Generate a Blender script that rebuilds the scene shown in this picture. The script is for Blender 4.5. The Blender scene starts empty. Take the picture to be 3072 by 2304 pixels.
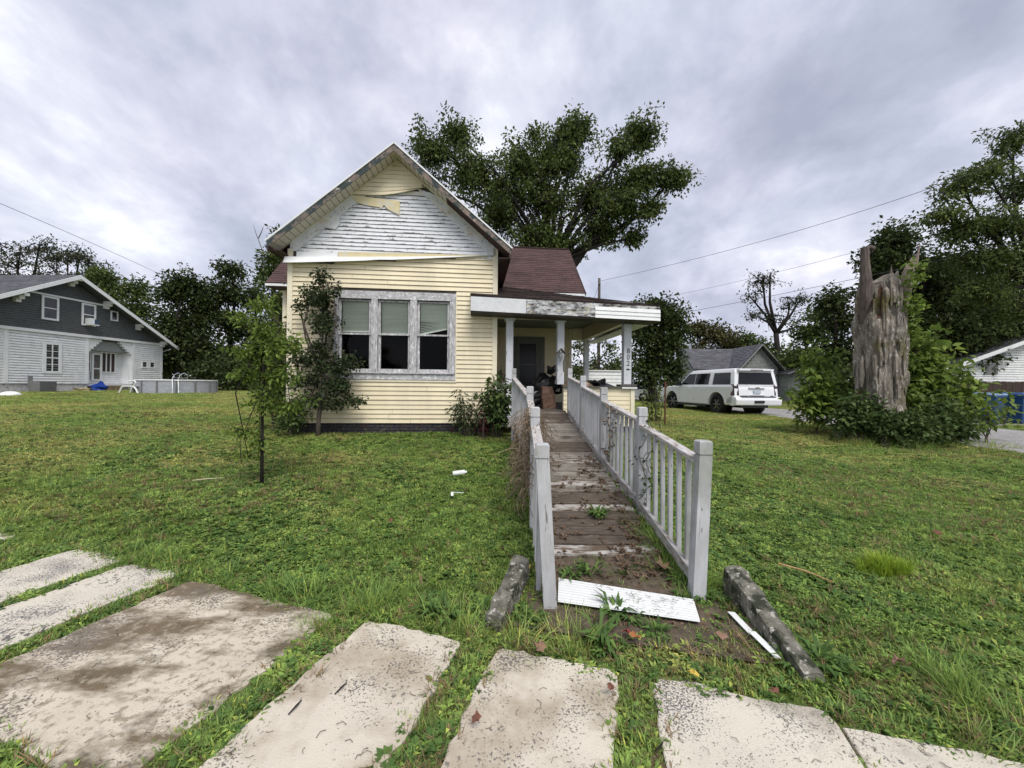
import bpy, math, random
import numpy as np
from mathutils import Vector, Matrix
random.seed(7)
rng = np.random.default_rng(11)
R = math.radians
sc = bpy.context.scene
COL = sc.collection

# ------------------------------------------------------------------ camera
EYE = Vector((0, 0, 1.55))
ROLL, PITCH, FPX = R(.58), R(.2), 1150.0
fw = Vector((0, math.cos(PITCH), math.sin(PITCH)))
up0 = Vector((0, -math.sin(PITCH), math.cos(PITCH)))
rt = Vector((1, 0, 0)) * math.cos(ROLL) + up0 * math.sin(ROLL)
up = up0 * math.cos(ROLL) - Vector((1, 0, 0)) * math.sin(ROLL)
cd = bpy.data.cameras.new('camera'); cam = bpy.data.objects.new('camera', cd); COL.objects.link(cam)
m = Matrix((rt, up, -fw)).transposed().to_4x4(); m.translation = EYE
cam.matrix_world = m
cd.sensor_width = 36; cd.lens = FPX / 3072 * 36; cd.clip_start = .05; cd.clip_end = 2000
sc.camera = cam

def P(x, y, Y):
    """the place at distance Y from the street that is seen in direction x, y of the 3072 x 2304 frame"""
    d = fw + rt * ((x - 1536) / FPX) + up * ((1152 - y) / FPX)
    return EYE + d * (Y / d.y)

# ------------------------------------------------------------------ sky and sun
SUN_EL, SUN_ROT = R(56), R(160)
w = bpy.data.worlds.new('World'); sc.world = w; w.use_nodes = True
nt = w.node_tree; nt.nodes.clear()
def nd(nt, typ, inp=None, **kw):
    n = nt.nodes.new(typ)
    for k, v in kw.items(): setattr(n, k, v)
    if inp:
        for k, v in inp.items():
            s = n.inputs[k]
            if hasattr(v, 'is_output'): nt.links.new(v, s)
            elif isinstance(v, bpy.types.Node): nt.links.new(v.outputs[0], s)
            else: s.default_value = v
    return n
def ramp(nt, fac, stops, interp='LINEAR'):
    r = nt.nodes.new('ShaderNodeValToRGB'); r.color_ramp.interpolation = interp
    e = r.color_ramp.elements
    while len(e) < len(stops): e.new(.5)
    for el, (p, c) in zip(e, stops):
        el.position = p; el.color = (*c, 1) if len(c) == 3 else c
    nt.links.new(fac.outputs[0] if isinstance(fac, bpy.types.Node) else fac, r.inputs[0])
    return r
def math_(nt, op, a, b=0.0, c=None, clamp=False):
    d = {0: a, 1: b}
    if c is not None: d[2] = c
    return nd(nt, 'ShaderNodeMath', d, operation=op, use_clamp=clamp)
def mixc(nt, f, a, b, mode='MIX'):
    n = nt.nodes.new('ShaderNodeMix'); n.data_type = 'RGBA'; n.blend_type = mode
    for i, v in ((0, f), (6, a), (7, b)):
        s = n.inputs[i]
        if isinstance(v, bpy.types.Node):
            o = v.outputs[2] if v.bl_idname == 'ShaderNodeMix' else v.outputs[0]
            nt.links.new(o, s)
        elif hasattr(v, 'is_output'): nt.links.new(v, s)
        elif i == 0: s.default_value = v
        else: s.default_value = (*v, 1) if len(v) == 3 else v
    return n
sky = nd(nt, 'ShaderNodeTexSky', sky_type='NISHITA', sun_disc=False, sun_elevation=SUN_EL, sun_rotation=SUN_ROT)
tc = nd(nt, 'ShaderNodeTexCoord')
sep = nd(nt, 'ShaderNodeSeparateXYZ', {0: tc.outputs['Generated']})
den = math_(nt, 'ADD', math_(nt, 'MAXIMUM', sep.outputs[2], 0.0), .46)
cx = math_(nt, 'DIVIDE', sep.outputs[0], den); cy = math_(nt, 'DIVIDE', sep.outputs[1], den)
cv = nd(nt, 'ShaderNodeCombineXYZ', {0: cx, 1: cy, 2: 0.0})
mp = nd(nt, 'ShaderNodeMapping', {0: cv, 'Rotation': (0, 0, R(24)), 'Scale': (1.25, 1.1, 1), 'Location': (.45, .3, 0)})
n1 = nd(nt, 'ShaderNodeTexNoise', {'Vector': mp, 'Scale': 1.25, 'Detail': 11.0, 'Roughness': .53, 'Distortion': .35})
n2 = nd(nt, 'ShaderNodeTexNoise', {'Vector': mp, 'Scale': 4.2, 'Detail': 9.0, 'Roughness': .58, 'Distortion': .2})
n3 = nd(nt, 'ShaderNodeTexNoise', {'Vector': mp, 'Scale': 1.7, 'Detail': 3.0, 'W': 3.0}, noise_dimensions='4D')
cl = math_(nt, 'ADD', math_(nt, 'MULTIPLY', n1, .66), math_(nt, 'MULTIPLY', n2, .34))
cr = ramp(nt, cl, [(.36, (.225, .243, .30)), (.44, (.288, .305, .365)), (.505, (.37, .38, .44)), (.555, (.445, .45, .50)), (.62, (.60, .602, .615))])
tint = ramp(nt, n3, [(.4, (.97, .99, 1.0)), (.6, (1.0, .98, 1.0))])
cc = mixc(nt, 1.0, cr, tint, 'MULTIPLY')
# overcast sky: the cloud sheet over a little of the clear sky behind it
skyd = nd(nt, 'ShaderNodeVectorMath', {0: sky.outputs[0], 1: (.1, .1, .1)}, operation='MULTIPLY')
mx = mixc(nt, .94, skyd, cc)
bg = nd(nt, 'ShaderNodeBackground', {0: mx.outputs[2], 1: 1.0})
nd(nt, 'ShaderNodeOutputWorld', {0: bg})
sd = bpy.data.lights.new('sun', 'SUN'); sd.energy = 1.5; sd.angle = R(28); sd.color = (1, .965, .91)
so = bpy.data.objects.new('sun', sd); COL.objects.link(so)
sdir = Vector((math.sin(SUN_ROT) * math.cos(SUN_EL), math.cos(SUN_ROT) * math.cos(SUN_EL), math.sin(SUN_EL)))
so.rotation_euler = (-sdir).to_track_quat('-Z', 'Y').to_euler(); so.location = (0, -10, 30)
sc.view_settings.view_transform = 'Standard'; sc.view_settings.look = 'None'
sc.view_settings.exposure = 1.0; sc.view_settings.gamma = 1; sc.view_settings.use_curve_mapping = False
sc.render.engine = 'CYCLES'; sc.cycles.use_denoising = True; sc.cycles.denoising_input_passes = 'RGB_ALBEDO_NORMAL'; sc.cycles.denoising_prefilter = 'ACCURATE'
sc.cycles.max_bounces = 6; sc.cycles.transparent_max_bounces = 12

# ------------------------------------------------------------------ ground shape
def sstep(a, b, x):
    t = np.clip((np.asarray(x, float) - a) / (b - a), 0, 1); return t * t * (3 - 2 * t)
def gz(x, y):
    x = np.asarray(x, float); y = np.asarray(y, float)
    Lz = np.interp(y, [2.3, 8.4, 20, 30, 400], [0, .48, .85, .9, 1.0])
    Cz = np.interp(y, [2.3, 8.4, 20, 400], [0, .47, .6, .8])
    Rz = np.interp(y, [2.0, 8.6, 16, 25, 400], [0, .25, .45, .5, .6])
    a = sstep(-9, -3, x); b = sstep(2.5, 6.5, x)
    c = x * .29 + y * .957
    return ((Lz * (1 - a) + Cz * a) * (1 - b) + Rz * b) * sstep(2.2, 3.1, c)
def G(x, y, dz=0.0): return Vector((x, y, float(gz(x, y)) + dz))

# ------------------------------------------------------------------ materials
MATS = {}
def mat(name, c1, c2=None, scale=8, rough=.7, bump=0.0, bscale=None, stretch=(1, 1, 1), layers=(), spec=.3, metal=0,
        detail=5, tintattr=None, transl=0, coat=0, extra=None):
    """procedural material; layers = (colour, scale, threshold, softness, stretch[, edge]) laid on top by noise"""
    mm = bpy.data.materials.new(name); mm.use_nodes = True; nt = mm.node_tree; nt.nodes.clear()
    geo = nd(nt, 'ShaderNodeNewGeometry')
    mp = nd(nt, 'ShaderNodeMapping', {0: geo.outputs['Position'], 'Scale': stretch, 'Rotation': (0, 0, -R(5.5)) if stretch != (1, 1, 1) else (0, 0, 0)})
    nz = nd(nt, 'ShaderNodeTexNoise', {'Vector': mp, 'Scale': scale, 'Detail': float(detail), 'Roughness': .6})
    c2 = c2 or tuple(v * .8 for v in c1)
    col = ramp(nt, nz, [(.32, c2), (.68, c1)])
    for L in layers:
        mp2 = nd(nt, 'ShaderNodeMapping', {0: geo.outputs['Position'], 'Scale': L[4], 'Rotation': (0, 0, -R(5.5)), 'Location': (L[1] * .37, 1.3, 2.1)})
        n2 = nd(nt, 'ShaderNodeTexNoise', {'Vector': mp2, 'Scale': L[1], 'Detail': 6.0, 'Roughness': .62})
        v = n2.outputs[0]
        if len(L) > 6:
            n4 = nd(nt, 'ShaderNodeTexNoise', {'Vector': mp2, 'Scale': L[6], 'Detail': 3.0})
            v = math_(nt, 'ADD', v, math_(nt, 'MULTIPLY', math_(nt, 'SUBTRACT', n4, .5), .55)).outputs[0]
        if len(L) > 5 and L[5]:     # lower board edge: wear on most boards, painted lap shade in CLAPW and GREYD
            at = nd(nt, 'ShaderNodeAttribute', attribute_name='edge')
            v = math_(nt, 'ADD', v, math_(nt, 'MULTIPLY', math_(nt, 'POWER', at.outputs['Fac'], 4.0), L[5])).outputs[0]
        f = ramp(nt, v, [(L[2] - L[3], (0, 0, 0)), (L[2] + L[3], (1, 1, 1))])
        col = mixc(nt, f.outputs[0], col, L[0])
    if tintattr:
        at = nd(nt, 'ShaderNodeAttribute', attribute_name='tint')
        tr = ramp(nt, at.outputs['Fac'], [(0, tintattr[0]), (.5, tintattr[1]), (1, tintattr[2])])
        col = mixc(nt, 1.0, col, tr, 'MULTIPLY')
    co = col.outputs[2] if col.bl_idname == 'ShaderNodeMix' else col.outputs[0]
    b = nd(nt, 'ShaderNodeBsdfPrincipled', {'Base Color': co, 'Roughness': rough, 'Metallic': metal, 'Specular IOR Level': spec, 'Coat Weight': coat})
    if bump:
        nb = nd(nt, 'ShaderNodeTexNoise', {'Vector': mp, 'Scale': bscale or scale * 3, 'Detail': 8.0, 'Roughness': .65})
        bn = nd(nt, 'ShaderNodeBump', {'Height': nb.outputs[0], 'Strength': bump, 'Distance': .02})
        nt.links.new(bn.outputs[0], b.inputs['Normal'])
    out = b
    if transl:
        t = nd(nt, 'ShaderNodeBsdfTranslucent', {0: co})
        out = nd(nt, 'ShaderNodeMixShader', {0: transl, 1: b, 2: t})
    nd(nt, 'ShaderNodeOutputMaterial', {0: out})
    MATS[name] = mm
    return mm
def glassmat(name, tintc=(.55, .6, .6), refl=.1):
    mm = bpy.data.materials.new(name); mm.use_nodes = True; nt = mm.node_tree; nt.nodes.clear()
    t = nd(nt, 'ShaderNodeBsdfTransparent', {0: (*tintc, 1)}); g = nd(nt, 'ShaderNodeBsdfGlossy', {0: (.9, .9, .9, 1), 'Roughness': .03})
    fr = nd(nt, 'ShaderNodeFresnel', {0: 1.45})
    f = math_(nt, 'MULTIPLY', fr, refl * 5)
    nd(nt, 'ShaderNodeOutputMaterial', {0: nd(nt, 'ShaderNodeMixShader', {0: f, 1: t, 2: g})})
    return mm
S1 = (1, 1, 1)
VINYL = mat('vinyl_cream', (.83, .735, .525), (.76, .665, .46), 2.5, .5, layers=[((.66, .585, .42), 1.3, .58, .14, (1.6, 1, .35)), ((.45, .38, .25), 14, .71, .06, (1, 1, 3), .04)], detail=3)
VINYL_T = mat('vinyl_cream_trim', (.82, .75, .58), (.74, .67, .50), 6, .5)
VINYL_W = mat('vinyl_white', (.80, .81, .80), (.72, .73, .72), 6, .45, layers=[((.38, .36, .32), 22, .73, .05, S1)])
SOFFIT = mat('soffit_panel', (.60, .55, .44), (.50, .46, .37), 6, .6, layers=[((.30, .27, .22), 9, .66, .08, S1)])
PEEL = mat('peeling_white_clapboard', (.76, .77, .79), (.66, .67, .69), 7, .7, bump=.25, bscale=60, stretch=(1, 1, 4),
           layers=[((.62, .57, .46), 1.6, .68, .10, (1, 1, 1)), ((.20, .185, .175), 5, .675, .02, (1, 1, 3.0), .17), ((.36, .35, .34), 8, .64, .03, (1, 1, 2.2))])
PEELT = mat('peeling_white_board', (.72, .725, .73), (.58, .585, .59), 5, .7, bump=.3, bscale=50,
            layers=[((.62, .52, .34), 3.5, .64, .1, S1), ((.27, .25, .235), 11, .645, .03, S1)])
WEATH = mat('weathered_window_wood', (.62, .615, .62), (.36, .35, .36), 16, .85, bump=.6, bscale=60, stretch=(1, 1, 1),
            layers=[((.20, .185, .19), 26, .60, .05, (.5, 1, 2.2)), ((.80, .80, .80), 12, .60, .05, (1, 1, 1.6))])
WEATHV = mat('weathered_window_wood_upright', (.62, .615, .62), (.36, .35, .36), 16, .85, bump=.6, bscale=60, stretch=(1.6, 1, .5),
             layers=[((.19, .175, .18), 26, .59, .05, (2.4, 1, .35)), ((.80, .80, .80), 12, .60, .05, (2, 1, .5))])
FASCIA = mat('peeling_black_fascia', (.66, .665, .67), (.50, .50, .50), 6, .7, bump=.3,
             layers=[((.04, .036, .032), 3.5, .50, .09, (1, 1, 2.6)), ((.05, .045, .04), 14, .60, .05, (1, 1, 3)), ((.55, .50, .36), 4, .62, .06, (1, 1, 2))])
FASCIA_W = mat('fascia_white_worn', (.70, .71, .72), (.60, .61, .62), 5, .65, bump=.2, layers=[((.10, .09, .085), 7, .68, .04, (1, 1, 2.6))])
RAKE = mat('rake_board_peeled', (.26, .20, .165), (.13, .11, .10), 9, .85, bump=.4, layers=[((.045, .06, .06), 5, .50, .04, S1), ((.50, .46, .41), 7, .66, .03, S1)])
DARKM = mat('dark_maroon_metal', (.055, .028, .028), (.03, .018, .018), 5, .7)
WHITE = mat('white_paint', (.78, .79, .79), (.70, .71, .71), 3, .55)
BRICK = mat('painted_dark_brick', (.055, .05, .055), (.028, .026, .03), 14, .8, bump=.5, layers=[((.14, .11, .085), 10, .62, .05, S1), ((.10, .022, .018), 5, .66, .04, S1)])
MORTAR = mat('dark_mortar', (.05, .045, .042), (.025, .022, .02), 30, .95, bump=.3)
SHING = mat('maroon_shingle', (.098, .056, .052), (.062, .038, .036), 30, .92, bump=.3, bscale=220, tintattr=((.72, .72, .72), (1, 1, 1), (1.25, 1.2, 1.2)),
            layers=[((.055, .035, .033), 2.2, .60, .1, S1)])
SHING2 = mat('dark_wet_shingle', (.07, .05, .045), (.035, .028, .026), 18, .9, bump=.3, bscale=200, tintattr=((.6, .6, .6), (1, 1, 1), (1.4, 1.3, 1.3)))
SHINGG = mat('grey_shingle', (.13, .13, .145), (.085, .085, .095), 5, .95, bump=.3, bscale=90, tintattr=((.75, .75, .75), (1, 1, 1), (1.25, 1.25, 1.25)),
             layers=[((.05, .05, .055), 3.0, .62, .05, (1, 1, 4))])
RAMPP = mat('ramp_grey_paint', (.52, .525, .54), (.41, .41, .42), 6, .7, bump=.25, stretch=(3, 3, .7),
            layers=[((.19, .17, .15), 9, .645, .03, (3, 3, .35)), ((.10, .085, .07), 22, .69, .03, (2, 2, .5)), ((.25, .26, .22), 2.5, .62, .12, (1, 1, .6))])
RAILW = mat('rail_bare_wood', (.56, .55, .55), (.36, .32, .28), 9, .85, bump=.5, stretch=(3, .7, 3), layers=[((.22, .18, .14), 12, .58, .06, (3, .6, 3))])
DECK = mat('deck_plank_weathered', (.23, .20, .165), (.10, .08, .062), 10, .9, bump=.6, bscale=50, stretch=(.6, 3, 3),
           layers=[((.42, .39, .33), 16, .60, .06, (.35, 5, 3)), ((.065, .048, .035), 2.8, .58, .08, S1)])
DECK2 = mat('deck_plank_pale_grey', (.33, .30, .26), (.15, .13, .105), 12, .9, bump=.6, bscale=50, stretch=(.6, 3, 3), layers=[((.10, .08, .06), 9, .60, .06, (.4, 4, 3))])
DECK3 = mat('deck_plank_dark', (.14, .112, .088), (.06, .047, .036), 11, .95, bump=.6, bscale=50, stretch=(.6, 3, 3), layers=[((.30, .26, .2), 15, .66, .04, (.35, 5, 3))])
DECKW = mat('deck_plank_pale_paint', (.50, .48, .45), (.30, .27, .24), 10, .9, bump=.5, stretch=(.6, 3, 3), layers=[((.11, .08, .055), 7, .52, .06, (.6, 2.5, 2))])
CONC = mat('concrete_slab', (.64, .58, .48), (.54, .485, .40), 2.6, .9, bump=.35, bscale=110,
           layers=[((.30, .24, .16), 1.55, .635, .10, (1, 1.3, 1)), ((.38, .32, .24), 3.0, .56, .10, S1), ((.15, .135, .12), 75, .62, .03, S1, 0, 3.2), ((.20, .18, .15), 38, .68, .03, S1, 0, 4)])
CONCB = mat('concrete_slab_stained', (.61, .545, .44), (.50, .44, .35), 2.6, .9, bump=.35, bscale=110,
            layers=[((.16, .12, .075), 1.7, .51, .045, (.7, 1.7, 1)), ((.12, .095, .06), 3.4, .60, .06, (.8, 1.4, 1)), ((.30, .25, .18), 20, .58, .06, S1), ((.16, .135, .11), 70, .59, .03, S1, 0, 3)])
CONCS = mat('concrete_slab_speckled', (.64, .585, .49), (.55, .50, .42), 2.6, .9, bump=.35, bscale=110,
            layers=[((.15, .145, .14), 95, .585, .03, S1, 0, 3.0), ((.12, .115, .11), 42, .66, .03, S1, 0, 2.5), ((.34, .30, .25), 1.6, .62, .08, S1)])
CHUNK = mat('mossy_concrete', (.26, .245, .20), (.07, .068, .05), 9, .95, bump=.8, bscale=60, layers=[((.035, .04, .024), 8, .54, .05, S1), ((.50, .47, .42), 22, .60, .04, S1)])
DIRT = mat('dirt', (.15, .115, .085), (.075, .056, .040), 14, 1, bump=.8, bscale=50, layers=[((.22, .17, .12), 30, .64, .04, S1), ((.045, .06, .02), 3, .60, .06, S1)])
BARK = mat('bark', (.115, .095, .078), (.05, .042, .035), 14, .95, bump=.7, bscale=30, stretch=(1, 1, .35))
BARKD = mat('bark_dark', (.032, .028, .024), (.016, .014, .012), 14, .95, bump=.5, stretch=(1, 1, .35))
TWIG = mat('twig', (.16, .13, .10), (.08, .065, .05), 20, .9)
VINE = mat('dry_vine', (.30, .225, .15), (.14, .10, .07), 15, .9)
POLE = mat('pole_wood', (.13, .11, .095), (.07, .06, .05), 10, .9, stretch=(3, 3, .3))
WIRE = mat('wire', (.10, .10, .12), (.08, .08, .10), 3, .6)
ROAD = mat('asphalt_pale', (.31, .30, .29), (.21, .20, .195), 1.4, .95, bump=.3, bscale=80, layers=[((.40, .39, .375), 22, .58, .05, S1), ((.15, .14, .13), 1.8, .62, .06, (3, .5, 1))])
BLACKP = mat('black_plastic', (.012, .012, .013), (.008, .008, .009), 4, .35, spec=.5)
RUBBER = mat('tyre_rubber', (.018, .018, .018), (.012, .012, .012), 20, .85)
RIM = mat('wheel_rim', (.30, .30, .31), (.16, .16, .17), 10, .3, metal=.8)
CARW = mat('car_white_paint', (.78, .79, .81), (.76, .77, .79), 2, .22, spec=.5, coat=.6)
CARG = mat('car_dark_glass', (.008, .009, .010), (.006, .006, .007), 2, .06, spec=.3)
RED = mat('tail_lamp_red', (.035, .006, .008), (.02, .004, .005), 5, .12, spec=.6)
REDB = mat('brake_lamp_red', (.12, .015, .015), (.1, .01, .01), 5, .2)
CHROME = mat('chrome', (.6, .6, .6), (.5, .5, .5), 5, .15, metal=1)
BLUE = mat('bin_blue', (.022, .075, .20), (.017, .06, .165), 3, .45)
BLUEL = mat('bin_lid_pale', (.26, .36, .52), (.17, .26, .42), 3, .4)
GREYD = mat('dark_grey_shingle_siding', (.115, .12, .122), (.09, .095, .098), 6, .85, layers=[((.045, .048, .05), 3, .74, .10, (1, 1, 1), .42)])  # edge layer paints the shade line under each shingle course
CLAPW = mat('white_clapboard', (.80, .81, .81), (.72, .73, .73), 5, .7, layers=[((.42, .42, .42), 5, .68, .05, (1, 1, 3)), ((.42, .42, .42), 3, .76, .10, (1, 1, 1), .42)])  # last layer darkens lower board edges, lap shadow put into the colour
FOUNDW = mat('painted_block', (.60, .60, .61), (.42, .42, .43), 7, .9, bump=.5, layers=[((.20, .19, .18), 6, .62, .05, S1)])
BLIND = mat('blind_slats', (.84, .88, .80), (.76, .80, .72), 3, .6, tintattr=((.85, .85, .85), (1, 1, 1), (1.1, 1.1, 1.1)))
DARK = mat('dark_interior', (.02, .018, .017), (.012, .011, .01), 2, .9)
SCREEN = mat('brown_screen', (.060, .042, .036), (.045, .032, .028), 8, .8)
BAGB = mat('black_bin_bag', (.010, .010, .011), (.007, .007, .008), 5, .28, spec=.6, bump=.3)
PAPERB = mat('brown_paper', (.19, .115, .08), (.08, .045, .032), 5, .8, bump=.3)
CARD = mat('cardboard', (.26, .19, .13), (.17, .12, .08), 5, .85)
GREYM = mat('grey_metal', (.25, .25, .25), (.19, .19, .19), 4, .5, metal=.3)
POOLM = mat('pool_wall', (.42, .43, .46), (.24, .25, .28), 7, .5, stretch=(1, 1, 4))
GREENP = mat('green_plastic', (.10, .26, .03), (.07, .2, .02), 4, .5)
BLUEP = mat('blue_tarp', (.015, .06, .36), (.01, .04, .25), 7, .4)
WOODF = mat('fence_wood', (.075, .052, .042), (.04, .028, .024), 8, .9, stretch=(4, 4, .4))
OLDW = mat('old_grey_clapboard', (.36, .40, .38), (.22, .23, .22), 5, .9, layers=[((.14, .11, .10), 6, .58, .05, (1, 1, 4))])
GLASS = glassmat('window_glass', (.93, .95, .94), .06); GLASS2 = glassmat('far_window_glass', (.25, .27, .28), .16)
# stump bark with moss
STUMPM = mat('dead_bark_mossy', (.34, .30, .25), (.10, .085, .07), 5, .95, bump=1.0, bscale=16, stretch=(2.6, 2.6, .5),
             layers=[((.50, .47, .43), 13, .60, .03, (2, 2, .8)), ((.095, .085, .02), 1.5, .585, .08, (1, 1, .8)), ((.05, .042, .035), 9, .64, .03, (3, 3, .3))])
ROT = mat('rotten_orange_wood', (.17, .10, .06), (.045, .028, .02), 9, .95, bump=1.0)
def leafmat(name, c, tr=.28, hue=1.0, sc_=1.0):
    lo = tuple(v * .42 for v in c); hi = (c[0] * 1.75, c[1] * 1.5, c[2] * 1.35)
    return mat(name, (1, 1, 1), (.78, .78, .78), sc_, .55, tintattr=(lo, c, hi), transl=tr, spec=.18)
LF_MAPLE = leafmat('leaf_maple', (.105, .145, .042)); LF_DARK = leafmat('leaf_dark', (.062, .088, .028))
LF_MID = leafmat('leaf_mid', (.092, .132, .036)); LF_BRIGHT = leafmat('leaf_bright', (.18, .265, .055), .38)
LF_SHRUB = leafmat('leaf_shrub', (.085, .135, .042)); LF_PEAR = leafmat('leaf_pear', (.056, .084, .034)); LF_LOCUST = leafmat('leaf_locust', (.075, .090, .050))
LF_LIME = leafmat('leaf_lime_grass', (.30, .44, .05), .4); LF_DEAD = leafmat('leaf_dead', (.24, .165, .11), .2)
DRYG = leafmat('dry_grass', (.26, .20, .11), .3); LF_OLIVE = leafmat('leaf_olive', (.085, .085, .030), .3)
LF_REDD = leafmat('leaf_redstem', (.07, .018, .02), .2)

# lawn blades: colour wanders over the lawn
def lawnmat(name, ca, cb, cc_, blade=True):
    mm = bpy.data.materials.new(name); mm.use_nodes = True; nt = mm.node_tree; nt.nodes.clear()
    geo = nd(nt, 'ShaderNodeNewGeometry')
    a = nd(nt, 'ShaderNodeTexNoise', {'Vector': geo.outputs['Position'], 'Scale': .55, 'Detail': 4.0, 'Roughness': .6})
    mpp = nd(nt, 'ShaderNodeMapping', {0: geo.outputs['Position'], 'Rotation': (0, 0, R(-52)), 'Scale': (.30, 1.5, 1)})
    st = nd(nt, 'ShaderNodeTexNoise', {'Vector': mpp, 'Scale': .8, 'Detail': 3.0})
    b = nd(nt, 'ShaderNodeTexNoise', {'Vector': geo.outputs['Position'], 'Scale': 9.0 if blade else 30, 'Detail': 6.0, 'Roughness': .7})
    s = nd(nt, 'ShaderNodeSeparateXYZ', {0: geo.outputs['Position']})
    near = nd(nt, 'ShaderNodeMapRange', {0: s.outputs[1], 1: 3.5, 2: 10.0, 3: -.05, 4: .05})
    f = math_(nt, 'ADD', math_(nt, 'ADD', math_(nt, 'MULTIPLY', a, .55), math_(nt, 'MULTIPLY', st, .45)), near)
    c = ramp(nt, f, [(.36, ca), (.50, cb), (.62, cc_)])
    v = ramp(nt, b, [(.3, (.62, .62, .62)), (.7, (1.3, 1.3, 1.3))])
    col = mixc(nt, 1.0, c, v, 'MULTIPLY')
    if blade:
        at = nd(nt, 'ShaderNodeAttribute', attribute_name='tint')
        tr = ramp(nt, at.outputs['Fac'], [(0, (.58, .58, .58)), (.5, (1.08, 1.08, 1.08)), (.9, (1.6, 1.5, 1.25)), (1, (2.6, 1.8, 1.6))])
        col = mixc(nt, 1.0, col, tr, 'MULTIPLY')
    p = nd(nt, 'ShaderNodeBsdfPrincipled', {'Base Color': col.outputs[2], 'Roughness': .6, 'Specular IOR Level': .25})
    o = p
    if blade:
        t = nd(nt, 'ShaderNodeBsdfTranslucent', {0: col.outputs[2]}); o = nd(nt, 'ShaderNodeMixShader', {0: .3, 1: p, 2: t})
    nd(nt, 'ShaderNodeOutputMaterial', {0: o}); return mm
LAWN = lawnmat('lawn_blades', (.175, .280, .066), (.235, .340, .086), (.36, .385, .13))
TURF = lawnmat('turf_ground', (.065, .095, .025), (.12, .145, .038), (.21, .20, .07), False)
CLOVER = leafmat('clover_leaf', (.115, .21, .055), .3)

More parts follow.
